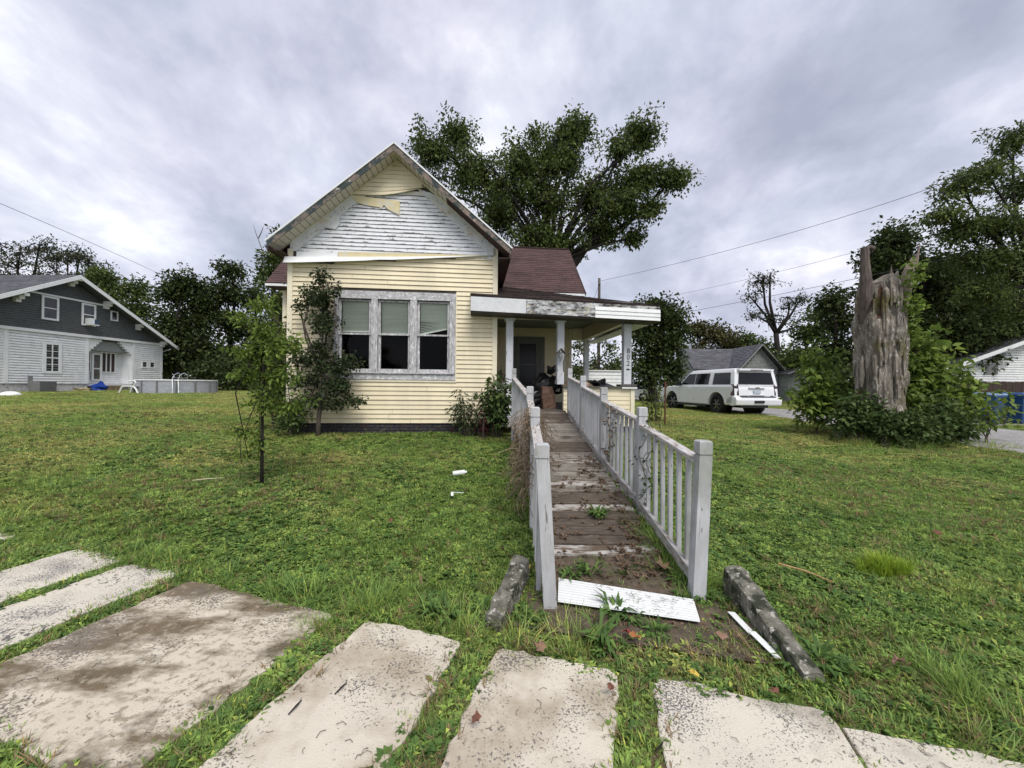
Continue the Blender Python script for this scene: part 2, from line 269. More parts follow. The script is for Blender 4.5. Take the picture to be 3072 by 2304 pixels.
# ------------------------------------------------------------------ helpers
def tagp(o, label=None, cat=None, group=None, kind=None):
    if label: o['label'] = label
    if cat: o['category'] = cat
    if group: o['group'] = group
    if kind: o['kind'] = kind
    return o
def empty(name, loc=(0, 0, 0), rz=0, parent=None):
    o = bpy.data.objects.new(name, None); COL.objects.link(o); o.location = loc; o.rotation_euler = (0, 0, rz)
    o.empty_display_size = .2
    if parent: o.parent = parent
    return o
class MB:
    def __init__(s): s.v = []; s.f = []; s.m = []; s.t = []; s.e = []; s.cur = 0
    def add(s, vs, fs, tint=.5, edge=None):
        b = len(s.v); s.v += [tuple(x) for x in vs]; s.f += [tuple(i + b for i in f) for f in fs]
        s.m += [s.cur] * len(fs); s.t += [tint] * len(vs); s.e += edge if edge else [0] * len(vs); return s
    def box(s, a, b, tint=.5):
        x0, y0, z0 = a; x1, y1, z1 = b
        return s.add([(x0, y0, z0), (x1, y0, z0), (x1, y1, z0), (x0, y1, z0), (x0, y0, z1), (x1, y0, z1), (x1, y1, z1), (x0, y1, z1)],
                     [(0, 3, 2, 1), (4, 5, 6, 7), (0, 1, 5, 4), (1, 2, 6, 5), (2, 3, 7, 6), (3, 0, 4, 7)], tint)
    def beam(s, p, q, wx, wz, upv=(0, 0, 1), tint=.5):
        p = Vector(p); q = Vector(q); d = (q - p).normalized(); r = d.cross(Vector(upv)).normalized(); u = r.cross(d)
        r *= wx / 2; u *= wz / 2
        return s.add([p - r - u, p + r - u, p + r + u, p - r + u, q - r - u, q + r - u, q + r + u, q - r + u],
                     [(0, 3, 2, 1), (4, 5, 6, 7), (0, 1, 5, 4), (1, 2, 6, 5), (2, 3, 7, 6), (3, 0, 4, 7)][:], tint)
    def tube(s, pts, rad, n=5, tint=.5, cap=True):
        pts = [Vector(p) for p in pts]; rad = rad if hasattr(rad, '__len__') else [rad] * len(pts)
        rings = []; ref = Vector((.3, .5, .8)).normalized()
        for i, p in enumerate(pts):
            d = (pts[min(i + 1, len(pts) - 1)] - pts[max(i - 1, 0)])
            if d.length < 1e-6: d = Vector((0, 0, 1))
            d.normalize(); a = d.cross(ref)
            if a.length < .1: a = d.cross(Vector((1, 0, 0)))
            a.normalize(); b = d.cross(a)
            rings += [p + (a * math.cos(2 * math.pi * k / n) + b * math.sin(2 * math.pi * k / n)) * rad[i] for k in range(n)]
        fs = []
        for i in range(len(pts) - 1):
            for k in range(n):
                k2 = (k + 1) % n; fs.append((i * n + k, i * n + k2, (i + 1) * n + k2, (i + 1) * n + k))
        if cap: fs.append(tuple(range(n))[::-1]); fs.append(tuple((len(pts) - 1) * n + k for k in range(n)))
        return s.add(rings, fs, tint)
    def prism(s, poly, axis, a, b):
        """poly of 2-D points extruded along axis (0 x,1 y,2 z) from a to b"""
        def mk(p, t):
            l = list(p); l.insert(axis, t); return l
        n = len(poly)
        return s.add([mk(p, a) for p in poly] + [mk(p, b) for p in poly],
                     [tuple(range(n)), tuple(range(2 * n - 1, n - 1, -1))] + [(i, i + n, (i + 1) % n + n, (i + 1) % n) for i in range(n)])
    def build(s, name, mats, parent=None, smooth=False, fixn=False, bevel=0, seg=2, loc=None, rot=None):
        me = bpy.data.meshes.new(name); me.from_pydata(s.v, [], s.f)
        for m_ in (mats if isinstance(mats, (list, tuple)) else [mats]): me.materials.append(m_)
        if any(s.m): me.polygons.foreach_set('material_index', s.m)
        if any(x != .5 for x in s.t): me.attributes.new('tint', 'FLOAT', 'POINT').data.foreach_set('value', s.t)
        if any(s.e): me.attributes.new('edge', 'FLOAT', 'POINT').data.foreach_set('value', s.e)
        if smooth: me.polygons.foreach_set('use_smooth', [True] * len(me.polygons))
        me.update()
        if fixn:
            import bmesh
            bm = bmesh.new(); bm.from_mesh(me); bmesh.ops.recalc_face_normals(bm, faces=bm.faces)
            if bevel: bmesh.ops.bevel(bm, geom=list(bm.edges), offset=bevel, segments=seg, profile=.7, affect='EDGES', clamp_overlap=True)
            bm.to_mesh(me); bm.free()
            if smooth: me.polygons.foreach_set('use_smooth', [True] * len(me.polygons))
        o = bpy.data.objects.new(name, me); COL.objects.link(o)
        if parent: o.parent = parent
        if loc is not None: o.location = loc
        if rot is not None: o.rotation_euler = rot
        return o
def link_copy(o, parent=None, loc=None, rot=None, sc_=None):
    c = o.copy(); COL.objects.link(c)
    if parent: c.parent = parent
    if loc is not None: c.location = loc
    if rot is not None: c.rotation_euler = rot
    if sc_ is not None: c.scale = sc_
    return c
def copy_tree(o, parent=None):
    kids = list(o.children); c = o.copy(); COL.objects.link(c); c.parent = parent
    for k in kids: copy_tree(k, c)
    return c

def leafmesh(name, pos, axis, nrm, L, W, tint, mats, parent=None, fold=.18, mi=None):
    n = len(pos)
    axis = axis / np.linalg.norm(axis, axis=1, keepdims=True)
    side = np.cross(axis, nrm); side /= np.linalg.norm(side, axis=1, keepdims=True) + 1e-9
    nn = np.cross(side, axis)
    L = np.broadcast_to(L, n)[:, None]; W = np.broadcast_to(W, n)[:, None]
    v = np.stack([pos, pos + axis * L * .45 + side * W * .5 + nn * W * fold, pos + axis * L - nn * L * .12, pos + axis * L * .45 - side * W * .5 + nn * W * fold], 1).reshape(-1, 3)
    me = bpy.data.meshes.new(name); me.vertices.add(4 * n); me.vertices.foreach_set('co', v.astype(np.float32).ravel())
    me.loops.add(4 * n); me.loops.foreach_set('vertex_index', np.arange(4 * n, dtype=np.int32))
    me.polygons.add(n); me.polygons.foreach_set('loop_start', np.arange(0, 4 * n, 4, dtype=np.int32))
    me.polygons.foreach_set('loop_total', np.full(n, 4, dtype=np.int32))
    for m_ in (mats if isinstance(mats, (list, tuple)) else [mats]): me.materials.append(m_)
    if mi is not None: me.polygons.foreach_set('material_index', np.asarray(mi, dtype=np.int32))
    me.attributes.new('tint', 'FLOAT', 'POINT').data.foreach_set('value', np.repeat(tint, 4).astype(np.float32))
    me.update(calc_edges=True)
    o = bpy.data.objects.new(name, me); COL.objects.link(o)
    if parent: o.parent = parent
    return o

def foliage(centers, rad, per, size, rg, flat=.7, droop=.25):
    """leaf positions, axes, normals for leaves scattered round cluster centres"""
    c = np.repeat(centers, per, 0); n = len(c)
    d = rg.normal(size=(n, 3)); d /= np.linalg.norm(d, axis=1, keepdims=True)
    r = rg.random(n)[:, None] ** .5
    pos = c + d * r * rad * np.array([1, 1, flat])
    ax = d + rg.normal(size=(n, 3)) * .6; ax[:, 2] -= droop
    nr = rg.normal(size=(n, 3)) * .55; nr[:, 2] += 1
    return pos, ax, nr

def tree(name, label, cat, base, blobs, leafm, leafsize=.16, per=34, crad=.55, trunk_r=.25, barkm=None, seed=1, group=None,
         fork=None, ncl=None, twigs=True, lw=.62, shell=.55, twig_r=.012, flat=.7, tw=1.0, cmul=1.0):
    """blobs: (centre, radii, number of clusters). trunk > limbs to each blob > twigs to each leaf cluster"""
    rg = np.random.default_rng(seed); rnd = random.Random(seed)
    base = Vector(base); root = empty(name, base); tagp(root, label, cat, group)
    W = MB(); cents = []; hubs = []
    fork = Vector(fork) if fork else base + (Vector(blobs[0][0]) - base) * .45
    tp = [base + Vector((0, 0, -.1))]
    for k in range(1, 5):
        q = base.lerp(fork, k / 4); tp.append(q + Vector((rnd.uniform(-1, 1), rnd.uniform(-1, 1), 0)) * trunk_r * (.35 if k < 4 else 0))
    W.tube([p - base for p in tp], [trunk_r * (1.35, 1.0, .92, .86, .8)[k] for k in range(5)], 9)
    for c, r, n in blobs:
        n = int(n * cmul)
        c = Vector(c); r = Vector(r); d = c - fork; L = d.length
        mid = fork.lerp(c, .5) + Vector((rnd.uniform(-.12, .12), rnd.uniform(-.12, .12), rnd.uniform(-.05, .12))) * L
        r0 = min(trunk_r * .62, .02 + L * .03 + trunk_r * .25)
        W.tube([p - base for p in (fork, fork.lerp(mid, .55) , mid, mid.lerp(c, .6), c)], [r0, r0 * .8, r0 * .62, r0 * .45, r0 * .3], 6)
        hb = [(c, r0 * .3), (mid.lerp(c, .6), r0 * .45)]
        for k in range(max(2, int(n / 9))):
            u = Vector((rnd.gauss(0, 1), rnd.gauss(0, 1), rnd.gauss(0, 1))).normalized() * rnd.uniform(.35, .75)
            h = c + Vector((u.x * r.x, u.y * r.y, u.z * r.z)); s0 = rnd.choice(hb[:2])
            W.tube([p - base for p in (s0[0], s0[0].lerp(h, .5) + Vector((rnd.uniform(-.1, .1), rnd.uniform(-.1, .1), rnd.uniform(-.1, .1))) * (h - s0[0]).length, h)],
                   [s0[1] * .8, s0[1] * .6, twig_r * 1.6], 5, cap=False)
            hb.append((h, twig_r * 1.5))
        d = rg.normal(size=(n, 3)); d /= np.linalg.norm(d, axis=1, keepdims=True)
        rr = (shell + (1 - shell) * rg.random(n))[:, None] * rg.choice([1, 1, 1, .55], n)[:, None] * (1.02 + .22 * rg.normal(size=(n, 1)))
        cc_ = np.array(c) + d * rr * np.array(r); cents.append(cc_)
        if twigs:
            H = np.array([h[0] for h in hb])
            for q in cc_:
                j = int(np.argmin(((H - q) ** 2).sum(1))); a = Vector(H[j]); q = Vector(q)
                mm_ = a.lerp(q, .55) + Vector((rnd.uniform(-.15, .15), rnd.uniform(-.15, .15), rnd.uniform(-.02, .2))) * (q - a).length * .6
                W.tube([a - base, mm_ - base, q - base], [twig_r * 1.3 * tw, twig_r * tw, twig_r * .5 * tw], 3, cap=False)
    W.build('trunk', barkm or BARK, root, smooth=True)
    cents = np.concatenate(cents)
    if per > 0:
        pos, ax, nr = foliage(cents, crad, per, leafsize, rg, flat)
        n = len(pos); ct = np.repeat(rg.normal(size=len(cents)) * .14, per)
        t = np.clip(.48 + ct + rg.normal(size=n) * .16, 0, 1)
        s = leafsize * (.6 + .7 * rg.random(n))
        cr_ = leafmesh('crown', pos - np.array(base), ax, nr, s, s * lw, t, leafm, root); cr_['kind'] = 'stuff'
    return root

def stems(name, label, cat, base, nst, height, spread, leafm, leafsize, perstem, seed=1, group=None, lw=.5, barkm=None, droop=.3, r0=.008, lean=(0, 0), tip=.25, up=.1):
    """a shrub of separate stems with leaves along each stem"""
    rg = np.random.default_rng(seed); base = Vector(base); root = empty(name, base); tagp(root, label, cat, group)
    W = MB(); pos = []; ax = []
    for k in range(nst):
        a = rg.uniform(0, 6.28); rr = spread * math.sqrt(rg.random()); h = height * rg.uniform(.55, 1.0)
        b0 = np.array([math.cos(a), math.sin(a), 0]) * rr * .35
        t1 = np.array([math.cos(a) * rr + lean[0], math.sin(a) * rr * .7 + lean[1], h])
        m1 = b0 * .6 + t1 * .4 + np.array([0, 0, h * .18])
        W.tube([b0, m1, t1], [r0 * 1.4, r0, r0 * .4], 4, cap=False)
        ts = tip + (1 - tip) * rg.random(perstem); q = (1 - ts)[:, None] ** 2 * b0 + (2 * ts * (1 - ts))[:, None] * m1 + (ts ** 2)[:, None] * t1
        d = rg.normal(size=(perstem, 3)); d[:, 2] = d[:, 2] * .4 + up; d /= np.linalg.norm(d, axis=1, keepdims=True)
        q = q + d * (leafsize * .5 + .06 * spread * rg.random((perstem, 1)))
        pos.append(q); ax.append(d - np.array([0, 0, droop]))
    W.build('stem', barkm or TWIG, root, smooth=True)
    pos = np.concatenate(pos); ax = np.concatenate(ax); n = len(pos)
    nr = rg.normal(size=(n, 3)) * .4; nr[:, 2] += 1; s = leafsize * (.55 + .8 * rg.random(n))
    t = np.clip(.5 + rg.normal(size=n) * .2, 0, 1)
    o = leafmesh('foliage', pos, ax, nr, s, s * lw, t, leafm, root); o['kind'] = 'stuff'
    return root

# ------------------------------------------------------------------ ground, road, sidewalk
xs = np.concatenate([np.linspace(-200, -30, 18), np.linspace(-28, 28, 113), np.linspace(30, 200, 18)])
ys = np.concatenate([np.linspace(-20, 0, 5), np.linspace(.5, 30, 100), np.linspace(32, 300, 20)])
X, Y = np.meshgrid(xs, ys); bumpz = (.012 * np.sin(X * 2.1 + Y * 1.3) + .012 * np.sin(X * .9 - Y * 1.7)) * sstep(2.6, 5, Y)
# the ground drops 5 cm under the sidewalk so the slabs stand in it
sC = X * .29 + Y * .957
Z = gz(X, Y) + bumpz - .014 * (1 - sstep(2.15, 2.5, sC))
g = MB(); nx = len(xs)
g.add(np.stack([X, Y, Z], -1).reshape(-1, 3).tolist(), [(j * nx + i, j * nx + i + 1, (j + 1) * nx + i + 1, (j + 1) * nx + i) for j in range(len(ys) - 1) for i in range(nx - 1)])
ground = g.build('ground', TURF, smooth=True); tagp(ground, 'mown green lawn rising gently from the sidewalk to the houses', kind='structure')

def strip(name, left, right, m_, dz, kind='structure', label=None, th=0):
    """a sheet between two polylines (same number of points)"""
    b = MB(); n = len(left); K = 6
    vs = []
    for (a, c) in zip(left, right):
        for k in range(K + 1):
            t = k / K; x = a[0] * (1 - t) + c[0] * t; y = a[1] * (1 - t) + c[1] * t; vs.append((x, y, float(gz(x, y)) + dz))
    fs = [(i * (K + 1) + k, i * (K + 1) + k + 1, (i + 1) * (K + 1) + k + 1, (i + 1) * (K + 1) + k) for i in range(n - 1) for k in range(K)]
    o = b.add(vs, fs).build(name, m_, smooth=True); tagp(o, label, kind=kind); return o
def lerp_pts(pts, n):
    P_ = np.array(pts, float); t = np.linspace(0, len(pts) - 1, n); return [(float(np.interp(k, range(len(pts)), P_[:, 0])), float(np.interp(k, range(len(pts)), P_[:, 1]))) for k in t]
rl = lerp_pts([(10.9, -2), (10.6, 6), (10.3, 12), (10.0, 22), (9.6, 38), (8, 60)], 60)
rr_ = lerp_pts([(17.5, -2), (16.0, 8), (14.6, 14), (13.4, 20), (12.6, 34), (11, 60)], 60)
rg_ = random.Random(3)
rl = [(x + .10 * math.sin(i * 1.7) + rg_.uniform(-.05, .05), y) for i, (x, y) in enumerate(rl)]
strip('road', rl, rr_, ROAD, .028, label='worn pale asphalt alley running away past the parked vehicle')
# gravelly verge where the bins stand
strip('driveway', lerp_pts([(15.0, 12.5), (14.5, 14.2)], 4), lerp_pts([(24, 13.5), (24, 15.6)], 4), ROAD, .033, label='pale gravel drive behind the blue bins')

walk = empty('sidewalk'); tagp(walk, 'old cream concrete sidewalk of loose slabs with grass in the joints', kind='structure')
es = Vector((.957, -.29, 0)); ec = Vector((.29, .957, 0))
SLABS = [(-6.7, -5.75, .97, 2.22, 0), (-4.85, -4.18, .96, 2.24, 2), (-4.05, -3.44, .98, 2.20, 2), (-3.24, -1.86, .95, 2.13, 1),
         (-1.63, -.93, .93, 2.14, 0), (-.72, -.03, .93, 2.16, 0), (.145, .935, .92, 2.20, 2), (.95, 1.97, .92, 2.14, 2), (1.99, 3.1, .9, 2.1, 2), (3.12, 4.2, .9, 2.1, 0)]
for i, (s0, s1, c0, c1, mk) in enumerate(SLABS):
    rnd = random.Random(i + 40); pts = []
    tl = .010 * rnd.uniform(-1, 1); tz = .012 * rnd.uniform(-1, 1)
    def edge(a, b, n, ch):
        out = []
        for k in range(n):
            t = k / n; p = a.lerp(b, t); out.append(p + ch * (rnd.uniform(-.011, .015) + .007 * math.sin(t * 6 + i * 2)))
        return out
    cr_ = .07
    A = es * s0 + ec * c0; B = es * s1 + ec * c0; C_ = es * s1 + ec * c1; D = es * s0 + ec * c1
    tight = (abs(s1 - .935) < .01); tight2 = abs(s0 - .95) < .01
    poly = edge(A, B, 16, ec) + edge(B, C_ - ec * (.02 if tight else cr_)  , 26, -es * (0 if tight else 1)) + ([] if tight else [C_ - ec * .03 - es * .012, C_ - ec * .014 - es * .03]) + edge(C_ - es * (.02 if tight else cr_), D + es * (.02 if tight2 else cr_), 14, -ec) + \
        ([] if tight2 else [D - ec * .014 + es * .03, D - ec * .03 + es * .012]) + edge(D - ec * (.02 if tight2 else cr_), A, 16, es * (0 if tight2 else 1))
    n = len(poly); cen = sum(poly, Vector()) / n
    top = [Vector((p.x, p.y, .004 + tl * ((p - cen).dot(es)) + tz * (p - cen).dot(ec))) for p in poly]
    inn = [t_ + (cen - Vector((t_.x, t_.y, 0))).normalized() * .006 for t_ in top]
    for t_, q in zip(top, inn): q.z = t_.z + .004
    b = MB(); b.add([(t_.x, t_.y, t_.z) for t_ in top] + [(q.x, q.y, q.z) for q in inn] + [(t_.x, t_.y, -.09) for t_ in top],
                    [tuple(range(n, 2 * n))] + [(k, (k + 1) % n, n + (k + 1) % n, n + k) for k in range(n)] + [(2 * n + k, 2 * n + (k + 1) % n, (k + 1) % n, k) for k in range(n)])
    b.build('concrete_slab', (CONC, CONCB, CONCS)[mk], walk)

# dirt round the foot of the ramp
dl = [(.05, 2.42), (.12, 2.7), (.30, 3.0), (.36, 3.4), (.36, 5.0), (.4, 8.0)]
dr = [(1.45, 2.12), (1.62, 2.45), (1.30, 3.0), (1.28, 3.4), (1.25, 5.0), (1.1, 8.0)]
rj = random.Random(8)
strip('dirt_path', [(x + rj.uniform(-.05, .05), y + (rj.uniform(-.03, .03))) for x, y in lerp_pts(dl, 26)], [(x + rj.uniform(-.07, .05), y + rj.uniform(-.03, .03)) for x, y in lerp_pts(dr, 26)], DIRT, .02, label='bare brown dirt at the foot of the ramp')

# ------------------------------------------------------------------ the yellow house
TH = R(5.5); HO = Vector((-4.767, 8.2, 0))
house = empty('yellow_house', HO, TH)
tagp(house, 'small cream sided house with peeling white gable, maroon roof and corner porch', 'house')
def HW(u, o, z): return Vector((HO.x + u * math.cos(TH) - o * math.sin(TH), HO.y + u * math.sin(TH) + o * math.cos(TH), z))

def lap(b, ub0, ub1, ut0, ut1, z0, z1, off=0, proud=.022, n=3, bow=None, jit=0, tint=.5, bot=True):
    vs = []; ed = []
    for i in range(n + 1):
        t = i / n; u0 = ub0 + (ub1 - ub0) * t; u1 = ut0 + (ut1 - ut0) * t
        dz0 = bow(u0, 0) if bow else 0; dz1 = bow(u1, 1) if bow else 0; j = random.uniform(-jit, jit)
        vs += [(u0, off, z0 + dz0), (u0, off - proud - j, z0 + dz0), (u1, off - .002, z1 + dz1 - .006)]; ed += [1, 1, 0]
    fs = []
    for i in range(n):
        a = i * 3; fs += [(a, a + 3, a + 4, a + 1), (a + 1, a + 4, a + 5, a + 2)]
    b.add(vs, fs, tint, ed); return b
def roofz(u, under=0):  # wall/soffit line of the front gable
    return min(4.577 + (u - .035) * .87, 4.69 + (4.35 - u) * .825)
def ulim(z):  # the u-range below the roof line at height z
    return .035 + (z - 4.577) / .87, 4.35 - (z - 4.69) / .825

# front wall backing with window opening, side walls and floor of the front room
b = MB()
UO0, UO1, ZO0, ZO1 = .99, 3.39, 1.80, 3.40
b.box((-.03, 0.002, .72), (UO0, .12, 4.55)); b.box((UO1, 0.002, .72), (4.42, .12, 4.55))
b.box((UO0, 0.002, .72), (UO1, .12, ZO0)); b.box((UO0, 0.002, ZO1), (UO1, .12, 4.55))
b.prism([(0.0, 4.55), (4.40, 4.55), (4.40, 4.64), (2.196, 6.45), (.0, 4.56)], 1, .0, .12)
wall = b.build('front_wall', mat('lap_shade_backing', (.10, .085, .07), (.05, .045, .04), 6, .95), house, fixn=True)  # backing coloured dark to paint shade into the gaps between siding boards
b = MB(); b.box((-.03, .12, .5), (.07, 4.0, 4.6)); b.box((4.32, .12, .5), (4.42, 4.0, 4.6)); b.box((0.07, .12, .9), (4.32, 3.95, .95)); b.box((0.07, .12, 3.7), (4.32, 3.95, 3.75)); b.box((.07, 3.85, .95), (4.32, 3.95, 3.7))
b.build('side_wall', mat('room_brown', (.012, .010, .009), (.008, .007, .006), 3, .9), house)
bb = MB()
for k in range(38): lap(bb, .1, 3.9, .1, 3.9, .7 + k * .1012, .7 + (k + 1) * .1012, 0, .022, 1)
for nm, x_, sg in (('side_siding', -.035, 1), ('side_siding', 4.425, -1)):
    b3 = MB(); b3.v = [((x_ + y_ if sg > 0 else x_ - y_), (x if sg > 0 else x), z_) for x, y_, z_ in bb.v]; b3.f = bb.f; b3.m = bb.m; b3.t = bb.t; b3.e = bb.e; b3.build(nm, VINYL, house)['kind'] = 'stuff'
# courses of cream siding, one board each
EX = .1012; k = 0; z = .70
sfront = wall
while z < 4.46:
    z1 = z + EX; segs = []
    lo, hi = .055, 4.335
    if z >= 4.05: lo = max(lo, (z - 4.07) / .078)       # hidden behind the flared strip
    if z1 > 1.645 and z < 3.57: segs = [(lo, .90), (3.525, hi)]
    else: segs = [(lo, hi)]
    for (a, c) in segs:
        if c - a > .15:
            cuts = [a] + ([a + (c - a) * random.uniform(.25, .75)] if (c - a > 2 and random.random() < .55) else []) + [c]
            for a_, c_ in zip(cuts[:-1], cuts[1:]):
                jz = random.uniform(-.0015, .0015)
                bb = MB(); lap(bb, a_ + (.002 if a_ > a else 0), c_ + (.0 if c_ == c else -.002), a_ + (.002 if a_ > a else 0), c_ + (.0 if c_ == c else -.002), z + jz, z1 + jz, 0, .022 + (.0025 if a_ > a else 0), 4 if c_ - a_ > 2 else 2, jit=.0022); bb.build('siding_board', VINYL, wall)
    z = z1; k += 1
# courses in the top of the gable, the lowest bowed and pulled loose on the right
tops = np.linspace(6.33, 5.645, 8)
def bowf(kk):
    amp = .34 * max(0, (kk - 1.5) / 5.5) ** 2.2
    return lambda u, top: amp * (max(0, (u - 1.75) / 1.3) ** 1.6) * (1 if not top else .62)
for kk, zb in enumerate(tops):
    zt = tops[kk - 1] if kk else 6.44
    l0, r0 = ulim(zb); l1, r1 = ulim(zt)
    if kk == 7: r0 = 3.09
    if kk == 0: l1 = r1 = 2.196
    if kk > 3 and kk < 7: r0 -= .11 * (kk - 3)
    if kk > 3: r1 = min(r1, r0 + .05); 
    bb = MB(); lap(bb, l0, r0, l1, max(r1, l1 + .01), zb, zt, -.02 - .004 * kk, .014 if kk < 7 else .035, 8, bow=bowf(kk)); bb.build('gable_siding_board', VINYL, wall)
# old white clapboards laid bare
z = 4.375; ex = .083
while z < 5.70:
    z1 = min(z + ex, 5.74)
    def inl(z): return .124 + (z - 4.374) * 1.125, 4.201 - (z - 4.525) * 1.172
    a, c = inl(z); a1, c1 = inl(z1)
    bb = MB(); lap(bb, a, c, a1, c1, z, z1, -.004, .019, 10, jit=.003); bb.build('clapboard', PEEL, wall)
    z = z1
for pts in ([(.0, 4.374), (.124, 4.374), (1.336, 5.451), (1.62, 5.705), (1.33, 5.70), (.0, 4.555)], [(4.405, 4.45), (4.26, 4.45), (2.83, 5.695), (2.60, 5.89), (3.10, 5.71), (4.405, 4.64)]):
    bb = MB(); bb.prism(pts, 1, -.03, -.006); bb.build('rake_board', PEELT, wall, fixn=True)
bb = MB(); bb.prism([(1.40, 5.66), (1.70, 5.70), (3.05, 5.72), (2.92, 5.80), (1.5, 5.80)], 1, -.018, -.003); bb.build('head_board', PEELT, wall, fixn=True)
# scraps of old yellow backing left on the boards
YEL = mat('yellowed_board_scrap', (.72, .62, .36), (.60, .52, .33), 9, .8, bump=.2, layers=[((.60, .58, .50), 5, .6, .1, S1)])
for pts in ([(1.28, 5.60), (1.33, 5.50), (1.50, 5.44), (1.85, 5.40), (1.88, 5.36), (1.94, 5.46), (2.02, 5.37), (2.27, 5.25), (2.28, 5.56), (1.30, 5.63)],
            [(.66, 4.91), (.93, 4.88), (1.02, 4.99), (1.00, 5.06), (1.04, 5.15), (.98, 5.22), (.66, 4.96)]):
    bb = MB(); bb.prism(pts, 1, -.042, -.032); bb.build('board_scrap', YEL if pts[0][0] > 1 else PEELT, wall, fixn=True)
bb = MB(); bb.prism([(.13, 4.23), (.13, 4.37), (.98, 4.375), (.98, 4.25)], 1, -.03, -.004); bb.build('band_board', VINYL_W, wall, fixn=True)
bb = MB(); bb.prism([(.99, 4.25), (.99, 4.40), (4.2, 4.46), (4.2, 4.40)], 1, -.026, -.004); bb.build('band_board', YEL, wall, fixn=True)
# nail heads / holes in rake boards
bb = MB()
for i in range(26):
    t = random.random(); s_ = i % 2
    u = .25 + t * 1.2 if s_ else 4.1 - t * 1.3; zz = roofz(u) - random.uniform(.08, .26)
    bb.box((u - .008, -.034, zz - .008), (u + .008, -.0305, zz + .008))
bb.build('nail_hole', DARK, wall)['kind'] = 'stuff'
# flared strip of loose white trim across the gable foot
bb = MB(); N = 16; vs = []
for i in range(N + 1):
    t = i / N; u = -.07 + t * 4.43; zt = 4.235 + .235 * t ** 1.25; hgt = .15 * (1 - t) + .012; out = .06 + .13 * (1 - t) * (1 if t < .45 else .8)
    if .40 < t < .46: hgt *= .9
    vs += [(u, -.015, zt), (u, -out * .6, zt - .01), (u, -out, zt - hgt), (u, -out + .02, zt - hgt - .004), (u, -.03, zt - hgt * .6)]
fs = []
for i in range(N):
    for q in range(4): a = i * 5 + q; fs.append((a, a + 5, a + 6, a + 1))
bb.add(vs, fs); bb.build('loose_trim_strip', [WHITE], house)['label'] = 'white trim strip peeling loose below the gable'
# corner boards
for u0, u1 in ((-.05, .055), (4.335, 4.44)):
    bb = MB(); bb.box((u0, -.03, .70), (u1, .0, 4.42 if u0 < 0 else 4.62)); bb.box((u0 if u0 < 0 else u1 - .02, 0, .7), (u0 + .02 if u0 < 0 else u1, .1, 4.4)); bb.build('corner_board', VINYL_T, wall)
# channel trim round the window
bb = MB(); bb.box((3.515, -.03, 1.60), (3.54, 0, 3.585)); bb.box((.88, -.03, 1.60), (3.514, 0, 1.64)); bb.build('window_channel', VINYL_T, wall)
# foundation of dark painted bricks
fnd = MB().box((-.02, .02, .30), (4.42, .14, .715)).build('foundation', MORTAR, house)
bm_ = MB().box((0, 0, 0), (.192, .05, .056)); proto = bm_.build('brick', BRICK, fnd, fixn=True, bevel=.004, seg=1, loc=(0, 0, 0)); 
first = True
for row in range(6):
    u = -.02 - (.1 if row % 2 else 0)
    while u < 4.4:
        w_ = .192
        uu = max(u, -.02); 
        if uu < 4.26:
            o = proto if first else link_copy(proto)
            o.location = (uu, random.uniform(-.006, .004), .345 + row * .0635); first = False
        u += .204
# triple window
tw = MB()
tw.box((UO0 - .0, .06, ZO0), (UO0 + .02, .16, ZO1)); tw.box((UO1 - .02, .06, ZO0), (UO1, .16, ZO1)); tw.box((UO0, .06, ZO1 - .03), (UO1, .16, ZO1)); tw.box((UO0, .04, ZO0 - .0), (UO1, .16, ZO0 + .03))
tw = tw.build('triple_window', WEATH, house)
def cas(a, c, m_, nm='casing_board'):
    return MB().box(a, c).build(nm, m_, tw, fixn=True, bevel=.004, seg=1)
cas((.90, -.040, 3.40), (3.515, .02, 3.57), WEATH); cas((.90, -.040, 1.645), (3.512, .02, 1.775), WEATH)
cas((.94, -.07, 1.776), (3.50, .03, 1.806), WEATH, 'sill')
cas((.905, -.038, 1.807), (.995, .04, 3.399), WEATHV); cas((3.385, -.038, 1.807), (3.51, .04, 3.399), WEATHV)
for (a, c) in ((1.69, 1.83), (2.525, 2.67)):
    cas((a, -.036, 1.807), (c, .05, 3.398), WEATHV, 'mullion'); cas((a + .045, -.048, 1.809), (c - .045, -.037, 3.397), WEATHV, 'mullion_bead')
